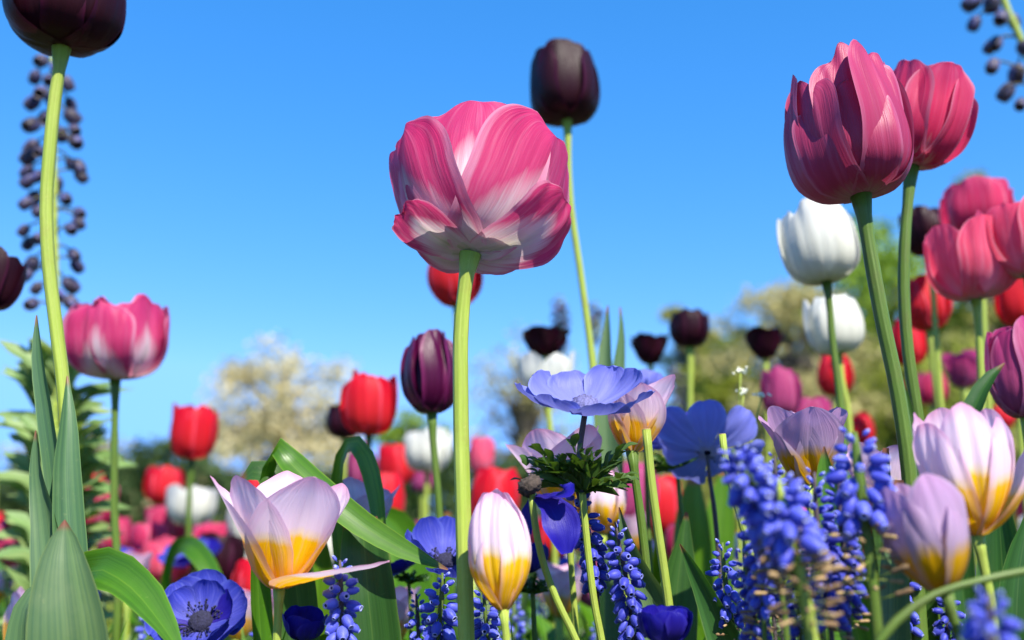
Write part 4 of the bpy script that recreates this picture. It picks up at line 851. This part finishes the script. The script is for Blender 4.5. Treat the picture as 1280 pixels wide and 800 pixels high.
# spent anemone: dark seed head, three petals hanging off to the right
sp_ = thing('anemone', 'drooping spent anemone with a black seed head and three hanging blue petals', 'anemone', P(720, 800, .43) * [1, 1, 0], 'blue anemones')
pts = stem_path([(664, 616), (668, 650), (678, 700), (696, 750), (720, 800)], .42); mb = MB(); r = 4.6 * mpp(pts[0]); tube_geo(mb, np.asarray(pts), [r] * len(pts), 10, 44); mb.build('stem', M['stem'], sp_, WORLD[sp_.name])
O = P(662, 607, .418); mb = MB(); V = []; s = mpp(O)
for i in range(13):
    th = -PI / 2 + PI * i / 12
    for k in range(20):
        a = 2 * PI * k / 20; q = s * 14 * (1 + .12 * math.sin(a * 7 + i * 3) + .08 * math.sin(a * 4 + i * 5))
        V.append(O + q * np.array([math.cos(th) * math.cos(a) * 1.05, math.cos(th) * math.sin(a) * .9, math.sin(th) * .85 + (.15 * math.cos(a))]))
mb.add(V, grid_faces(20, 13, True)); mb.build('seed_head', M['withered'], sp_, O)
for k, (sp, ws, nr) in enumerate([
        ([(668, 622, .42), (690, 634, .412), (702, 662, .408), (708, 692, .408)], [3, 17, 24, 7], (0.2, -1, .2)),
        ([(668, 620, .42), (690, 622, .41), (708, 616, .405), (716, 604, .405)], [3, 10, 13, 3], (.1, -.6, .8)),
        ([(664, 624, .425), (660, 645, .425), (662, 668, .425)], [3, 9, 3], (-.3, -1, .1))]):
    mb = MB(); ribbon_geo(mb, np.array([P(*q) for q in sp]), np.array(ws) * s, np.array([nr] * len(sp), float), .35, 24, 9, .12, k); mb.build('petal', M['anemonedark'], sp_, O)

# ------------------------------------------------------------------ persian lilies: dark bells on tall spikes, sage green leaves
BELLP = [(.03, 0), (.18, .02), (.33, .14), (.41, .36), (.43, .58), (.40, .80), (.34, .97), (.30, 1.0), (.24, .94), (.2, .7)]
mb = MB(); mb.add(*lathe(BELLP, 12)); BELL = mb.mesh('bell', M['bell'], (0, 0, 0))
def lily(label, pix, Y, bells, bell_px, leaves=(), group='persian lilies with dark bells', stem_px=7, seed=0, stem='stem'):
    rng = random.Random(seed); pts = stem_path(pix, Y); t = thing('persian_lily', label, 'lily', (pts[-1][0], pts[-1][1], 0), group); s = mpp(pts[0])
    mb = MB(); Cn, Tn = tube_geo(mb, np.asarray(pts), [stem_px * s * .3] + [stem_px * s * .5] * (len(pts) - 1), 8, 60); mb.build('stem', M[stem], t, WORLD[t.name])
    for (bx, by) in bells:
        p = P(bx, by, Y + rng.uniform(-.03, .03)); k = int(np.argmin(np.abs(Cn[:, 2] - (p[2] + 6 * s)))); a = Cn[k]
        out = np.array([p[0] - a[0], p[1] - a[1], 0]); out = unit(out)
        dv = unit(out * rng.uniform(.35, .95) + np.array([0, rng.uniform(-.3, .1), -.62]))
        sz = bell_px * s * rng.uniform(.75, 1.12); top = p - dv * sz * .5
        b = put('bell', BELL, t, top, dv, sz, rng.uniform(0, 6))
        mb = MB(); tube_geo(mb, np.array([a, (a + top) / 2 + [0, 0, 3 * s], top]), [1.3 * s] * 3, 5, 8)
        mb.build('pedicel', M['stembrown'], t, WORLD[t.name])
    for (x0, y0, x1, y1, w) in leaves:
        a = P(x0, y0, Y); b = P(x1, y1, Y + rng.uniform(-.05, .05)); m = (a + b) / 2 + np.array([0, 0, rng.uniform(.1, .25) * np.linalg.norm(b - a)]); yw = rng.uniform(-.7, .7)
        mb = MB(); nr = np.array([math.sin(yw), -.8, .9]); ribbon_geo(mb, np.array([a, a * .6 + m * .4, m, b * .6 + m * .4, b]), np.array([.35, .85, 1, .62, .05]) * w * s, np.array([nr, nr, nr + [.2, 0, .2], nr, nr]), .35, 18, 5, .1, int(x1 + y1)); mb.build('leaf', M['leaffrit'], t, WORLD[t.name])
    return t
LB = [(52, 76), (70, 84), (44, 96), (62, 100), (84, 104), (52, 116), (41, 128), (64, 124), (88, 130), (58, 146), (90, 146), (40, 156), (77, 168), (93, 162), (94, 176), (60, 150), (40, 184), (50, 190), (36, 196), (34, 214), (35, 226), (48, 220), (88, 204), (98, 208), (101, 220), (70, 230), (82, 248), (33, 254), (42, 248), (99, 266), (98, 278), (50, 264), (30, 288), (88, 286), (36, 304), (50, 298), (92, 318), (96, 332), (40, 330), (33, 344), (46, 360), (88, 356), (40, 380), (88, 378), (72, 370), (60, 330)]
rngl = random.Random(4); LL = []
for k in range(96):
    y0 = 470 + k * 3.9; side = -1 if k % 2 else 1; ln = rngl.uniform(75, 112); an = rngl.uniform(.35, 1.2)
    LL.append((70 + rngl.uniform(-3, 3), y0, 70 + side * ln * math.cos(an) * (1.0 if y0 > 500 else .6), y0 - ln * math.sin(an), rngl.uniform(9, 13)))
lily('tall persian lily with dark dusky bells behind the bent stem at the left', [(66, 70), (66, 150), (68, 250), (70, 350), (70, 500), (70, 700)], .88, LB, 20, LL, seed=3, stem_px=8)
LB2 = [(1216, 2), (1240, 4), (1218, 29), (1245, 54), (1238, 58), (1241, 82), (1271, 92), (1258, 115), (1267, 26), (1276, 130), (1252, 22), (1284, 60)]
lily('persian lily spike hanging into the top right corner, stem leaning right', [(1250, -30), (1258, 10), (1272, 40), (1288, 80), (1304, 140), (1318, 260), (1325, 400)], .86, LB2, 23, (), seed=5, stem_px=9)
LB3 = [(700 + (k % 3 - 1) * 7 + rngl.uniform(-2, 2), 378 + k * 3.1) for k in range(20)]
lily('small far persian lily spike left of the tall maroon tulip stem', [(703, 372), (704, 420), (706, 520), (706, 620)], 2.3, LB3, 9, (), seed=7, stem_px=3)
LB4 = [(744 + (k % 3 - 1) * 6 + rngl.uniform(-2, 2), 384 + k * 4) for k in range(12)]
lily('small far persian lily spike right of the tall maroon tulip stem', [(747, 380), (747, 430), (748, 520), (748, 620)], 2.3, LB4, 9, (), seed=8, stem_px=3)
LB5 = [(846 + (k % 3 - 1) * 6 + rngl.uniform(-2, 2), 464 + k * 4) for k in range(12)]
lily('far persian lily spike low between the dark maroon tulips', [(847, 458), (847, 520), (847, 620)], 2.3, LB5, 8, (), seed=9, stem_px=3)

# tiny white wild flowers
cress = thing('wild_cress', 'thin wild cress with tiny white flower clusters left of the magenta tulip', 'wildflower', P(925, 700, .60) * [1, 1, 0])
for i, (pix, hd) in enumerate([([(926, 464), (924, 500), (922, 560), (925, 640)], 9), ([(952, 494), (946, 520), (938, 560), (928, 640)], 10), ([(930, 490), (926, 520), (923, 570)], 7), ([(1000, 524), (990, 545), (975, 580), (950, 640)], 8)]):
    p = stem_path(pix, .60); mb = MB(); s = mpp(p[0]); tube_geo(mb, np.asarray(p), [.9 * s] * len(p), 5, 24); mb.build('stem', M['stem'], cress, WORLD[cress.name])
    mb = MB(); rg = np.random.default_rng(i)
    for k in range(16):
        c = p[0] + rg.normal(size=3) * hd * s * np.array([.45, .45, .28]); Vv, Fq, _ = lathe([(.05, -1), (.8, -.5), (1, .1), (.5, .8), (.05, 1)], 6); mb.add(c + np.array(Vv) * 1.7 * s, Fq)
    mb.build('flower_cluster', M['whitepet'], cress, p[0])

# ------------------------------------------------------------------ the rest of the bed: smaller plants farther back
def copy_thing(src, loc, rz, sc, label=None, group=None):
    c = src.copy(); COL.objects.link(c); c.location = loc; c.rotation_euler = (0, 0, rz); c.scale = (sc, sc, sc)
    if label: c['label'] = label
    if group: c['group'] = group
    for ch in src.children:
        d = ch.copy(); COL.objects.link(d); d.parent = c
    return c
def bed_tulip(label, kind, prof, group, h, seed, X, wk='round', fh=.06, leaves=2, lm='leaf'):
    rng = random.Random(seed); base = np.array(X, float); t = thing('tulip', label, 'tulip', base, group)
    top = base + [rng.uniform(-.01, .01), 0, h - fh]
    mb = MB(); tube_geo(mb, np.array([top, base * .5 + top * .5 + [.006, 0, 0], base]), [.0028, .003, .0034], 7, 10); mb.build('stem', M['stem'], t, base)
    fr = flower_frame(top, axis_dir(rng.uniform(-8, 8), rng.uniform(-6, 6)))
    for k in range(6):
        mb = MB(); petal_geo(mb, fr, prof, wk, fh, max(PROF[prof][1]) * 1.15, R(60 * k + rng.uniform(-8, 8)), 0, .94 if k % 2 else 1, 1.12, .03, 0, 0, .01, seed * 7 + k, 9, 11); mb.build('petal', M[kind], t, top)
    for k in range(leaves):
        a = rng.uniform(0, 6.28); d = np.array([math.cos(a), math.sin(a), 0]); L = h * rng.uniform(.6, .85); o = rng.uniform(.03, .07)
        sp = np.array([base + d * .004, base + d * o * .4 + [0, 0, L * .45], base + d * o + [0, 0, L * .85], base + d * o * 1.7 + [0, 0, L]])
        mb = MB(); ribbon_geo(mb, sp, [.010, .017, .013, .0008], np.array([-d + [0, 0, .3]] * 4), .4, 12, 5, .08, seed + k); mb.build('leaf', M[lm], t, base)
    return t
KINDS = [('red', 'barrel', 'red tulip out of focus low in the bed behind', .30, 'round', 'blurred red tulips low in the bed'),
         ('rosered', 'cup', 'pink tulip out of focus low in the bed behind', .29, 'round', 'blurred pink tulips low in the bed'),
         ('magenta', 'barrel', 'magenta tulip out of focus low in the bed behind', .31, 'round', 'blurred magenta tulips low in the bed'),
         ('white', 'cup', 'white tulip out of focus low in the bed behind', .28, 'round', 'blurred white tulips low in the bed'),
         ('lilac', 'funnel', 'lilac and yellow tulip out of focus low in the bed behind', .25, 'point', 'blurred lilac tulips low in the bed'),
         ('black', 'cup', 'maroon tulip out of focus low in the bed behind', .30, 'round', 'blurred maroon tulips low in the bed')]
rb = random.Random(77); spots = []
def free_spot(y0, y1):
    for _ in range(200):
        y = y0 + (y1 - y0) * rb.random() ** 1.2; x = rb.uniform(-.56, .56) * y * 1.04
        if all((x - a) ** 2 + (y - b) ** 2 > (.035 + .01 * y) ** 2 for a, b in spots): spots.append((x, y)); return x, y
    return x, y
counts = {'red': 20, 'rosered': 32, 'magenta': 26, 'white': 18, 'lilac': 40, 'black': 8}
for i, (kind, prof, label, h, wk, grp) in enumerate(KINDS):
    protos = []
    for k in range(counts[kind]):
        x, y = free_spot(.72 if kind == 'lilac' else .9, 3.4)
        if k < 3: protos.append(bed_tulip(label, kind, prof, grp, h * rb.uniform(.92, 1.05), 300 + i * 10 + k, (x, y, 0), wk, .045 if kind == 'lilac' else .055, 3, rb.choice(['leaf', 'leafbright', 'leafwax'])))
        else: copy_thing(rb.choice(protos), (x, y, 0), rb.uniform(0, 6.28), rb.uniform(.82, 1.05))
def bed_muscari(X, seed):
    rng = random.Random(seed); base = np.array(X, float); t = thing('grape_hyacinth', 'blue grape hyacinth out of focus low in the bed behind', 'grape hyacinth', base, 'blurred blue grape hyacinths low in the bed')
    top = base + [rng.uniform(-.01, .01), 0, .21]; mb = MB(); tube_geo(mb, np.array([top, base * .5 + top * .5, base]), [.001, .002, .0022], 6, 8); mb.build('stem', M['stemdark'], t, base)
    mb = MB(); Vf, Ff, Uf = lathe(FLO[1:9], 7); Vf = np.array(Vf)
    for k in range(40):
        f = k / 39; sz = .006 * (.5 + .5 * min(1, f * 2.5)); az = k * 2.4; out = np.array([math.cos(az), math.sin(az), 0]); d = Vector(unit(out + [0, 0, .5 - f])); q = np.array(d.to_track_quat('Z', 'Y').to_matrix())
        mb.add((Vf * sz) @ q.T + top + [0, 0, -.055 * f] + out * (.002 + sz * .25), Ff, Uf)
    mb.build('floret_spike', M['floret'], t, base); return t
def bed_anemone(X, seed):
    rng = random.Random(seed); base = np.array(X, float); t = thing('anemone', 'blue anemone out of focus low in the bed behind', 'anemone', base, 'blurred blue anemones low in the bed')
    top = base + [0, 0, .21]; mb = MB(); tube_geo(mb, np.array([top, base * .5 + top * .5 + [.004, 0, 0], base]), [.002] * 3, 6, 8); mb.build('stem', M['stemdark'], t, base)
    fr = flower_frame(top, [rng.uniform(-.3, .3), rng.uniform(-.7, .1), 1])
    for k in range(8): mb = MB(); petal_geo(mb, fr, 'saucer', 'obov', .027, .46, R(45 * k + rng.uniform(-6, 6)), rng.uniform(-.15, .05), 1, 3, .03, -.03, 0, .02, seed + k, 9, 10); mb.build('petal', M[rng.choice(['anemone', 'anemone', 'anemonedark'])], t, top)
    mb = MB(); Vv, Fq, _ = lathe([(1, 0), (.9, .5), (.5, .9), (.02, 1)], 9); mb.add(top + np.array(Vv) * .0045 @ fr[1], Fq); mb.build('flower_centre', M['centre'], t, top)
    return t
pm = []; pa = []
for k in range(46):
    x, y = free_spot(.62, 2.6)
    if k < 3: pm.append(bed_muscari((x, y, 0), 500 + k))
    else: copy_thing(rb.choice(pm), (x, y, 0), rb.uniform(0, 6.28), rb.uniform(.8, 1.08))
for k in range(44):
    x, y = free_spot(.85, 2.8)
    if k < 4: pa.append(bed_anemone((x, y, 0), 540 + k * 9))
    else: copy_thing(rb.choice(pa), (x, y, 0), rb.uniform(-.6, .6), rb.uniform(.85, 1.12))
# low grassy leaves between the plants: nobody could count them
rng = np.random.default_rng(12)
def blades(name, label, cat, n, y0, y1, h0, h1, w, mat, seed, nseg=5):
    rng = np.random.default_rng(seed); mb = MB(); yy = y0 + (y1 - y0) * rng.random(n) ** 1.25; xx = rng.uniform(-.62, .62, n) * (yy + .15)
    h = rng.uniform(h0, h1, n); a = rng.uniform(0, 2 * PI, n); ln = rng.uniform(.15, .75, n) * h; ww = w * rng.uniform(.5, 1.3, n)
    t = np.linspace(0, 1, nseg); dx, dy = np.cos(a), np.sin(a); Vs = []; UV = []
    b = a + PI / 2 + rng.uniform(-.5, .5, n)
    for k in range(nseg):
        f = t[k]; off = ln * f ** 2; zz = h * (f - .22 * f ** 3 * (ln / h)); half = ww * np.interp(f, [0, .3, .7, 1], [.6, 1, .8, .03])
        c = np.stack([xx + dx * off, yy + dy * off, zz], 1); side = np.stack([np.cos(b) * half, np.sin(b) * half, 0 * half], 1)
        Vs += [c - side, c + side]; UV += [np.tile([0, f], (n, 1)), np.tile([1, f], (n, 1))]
    V = np.stack(Vs, 1).reshape(-1, 3); U = np.stack(UV, 1).reshape(-1, 2); m = 2 * nseg; Fs = []
    for i in range(n):
        for k in range(nseg - 1): o = i * m + 2 * k; Fs.append((o, o + 1, o + 3, o + 2))
    mb.add(V, Fs, U); o = mb.build(name, mat); o['kind'] = 'stuff'; o['label'] = label; o['category'] = cat; return o
blades('grassy_leaves', 'low tangle of narrow green leaves covering the flower bed', 'foliage', 6500, .50, 4.2, .07, .19, .0035, M['grass'], 1)
blades('broad_leaves', 'mixed broad bright green leaves carpeting the flower bed', 'foliage', 2200, .58, 4.2, .09, .21, .010, M['leafbright'], 2)
blades('grassy_leaves', 'fine upright grassy leaves close to the viewer between the blue spikes', 'foliage', 1200, .45, 1.0, .165, .228, .0028, M['grass'], 5)
blades('grassy_leaves', 'dark narrow leaves close to the viewer between the blue spikes', 'foliage', 420, .45, .85, .15, .205, .0045, M['leaf'], 6)

for k, (px, py, Y, kind) in enumerate([(470, 735, .62, 'lilac'), (505, 660, .85, 'rosered'), (575, 655, .8, 'lilac'), (640, 665, .9, 'rosered'), (690, 705, .72, 'lilac'), (742, 700, .8, 'magenta'), (700, 650, .95, 'red'), (785, 640, .9, 'lilac'), (850, 655, .85, 'rosered'), (880, 640, 1.0, 'white'), (160, 690, .9, 'lilac'), (300, 735, .75, 'lilac'), (225, 745, .9, 'rosered'), (335, 700, .8, 'red')]):
    top = P(px, py, Y); lab = {'lilac': 'small lilac and yellow tulip low between the front stems', 'rosered': 'small pink tulip low between the front stems', 'magenta': 'small magenta tulip low between the front stems', 'red': 'small red tulip low between the front stems', 'white': 'small white tulip low between the front stems'}[kind]
    bed_tulip(lab, kind, 'funnel' if kind == 'lilac' else 'cup', 'small tulips low between the front stems', top[2], 900 + k, (top[0], top[1], 0), 'point' if kind == 'lilac' else 'round', .036, 2, 'leafbright')
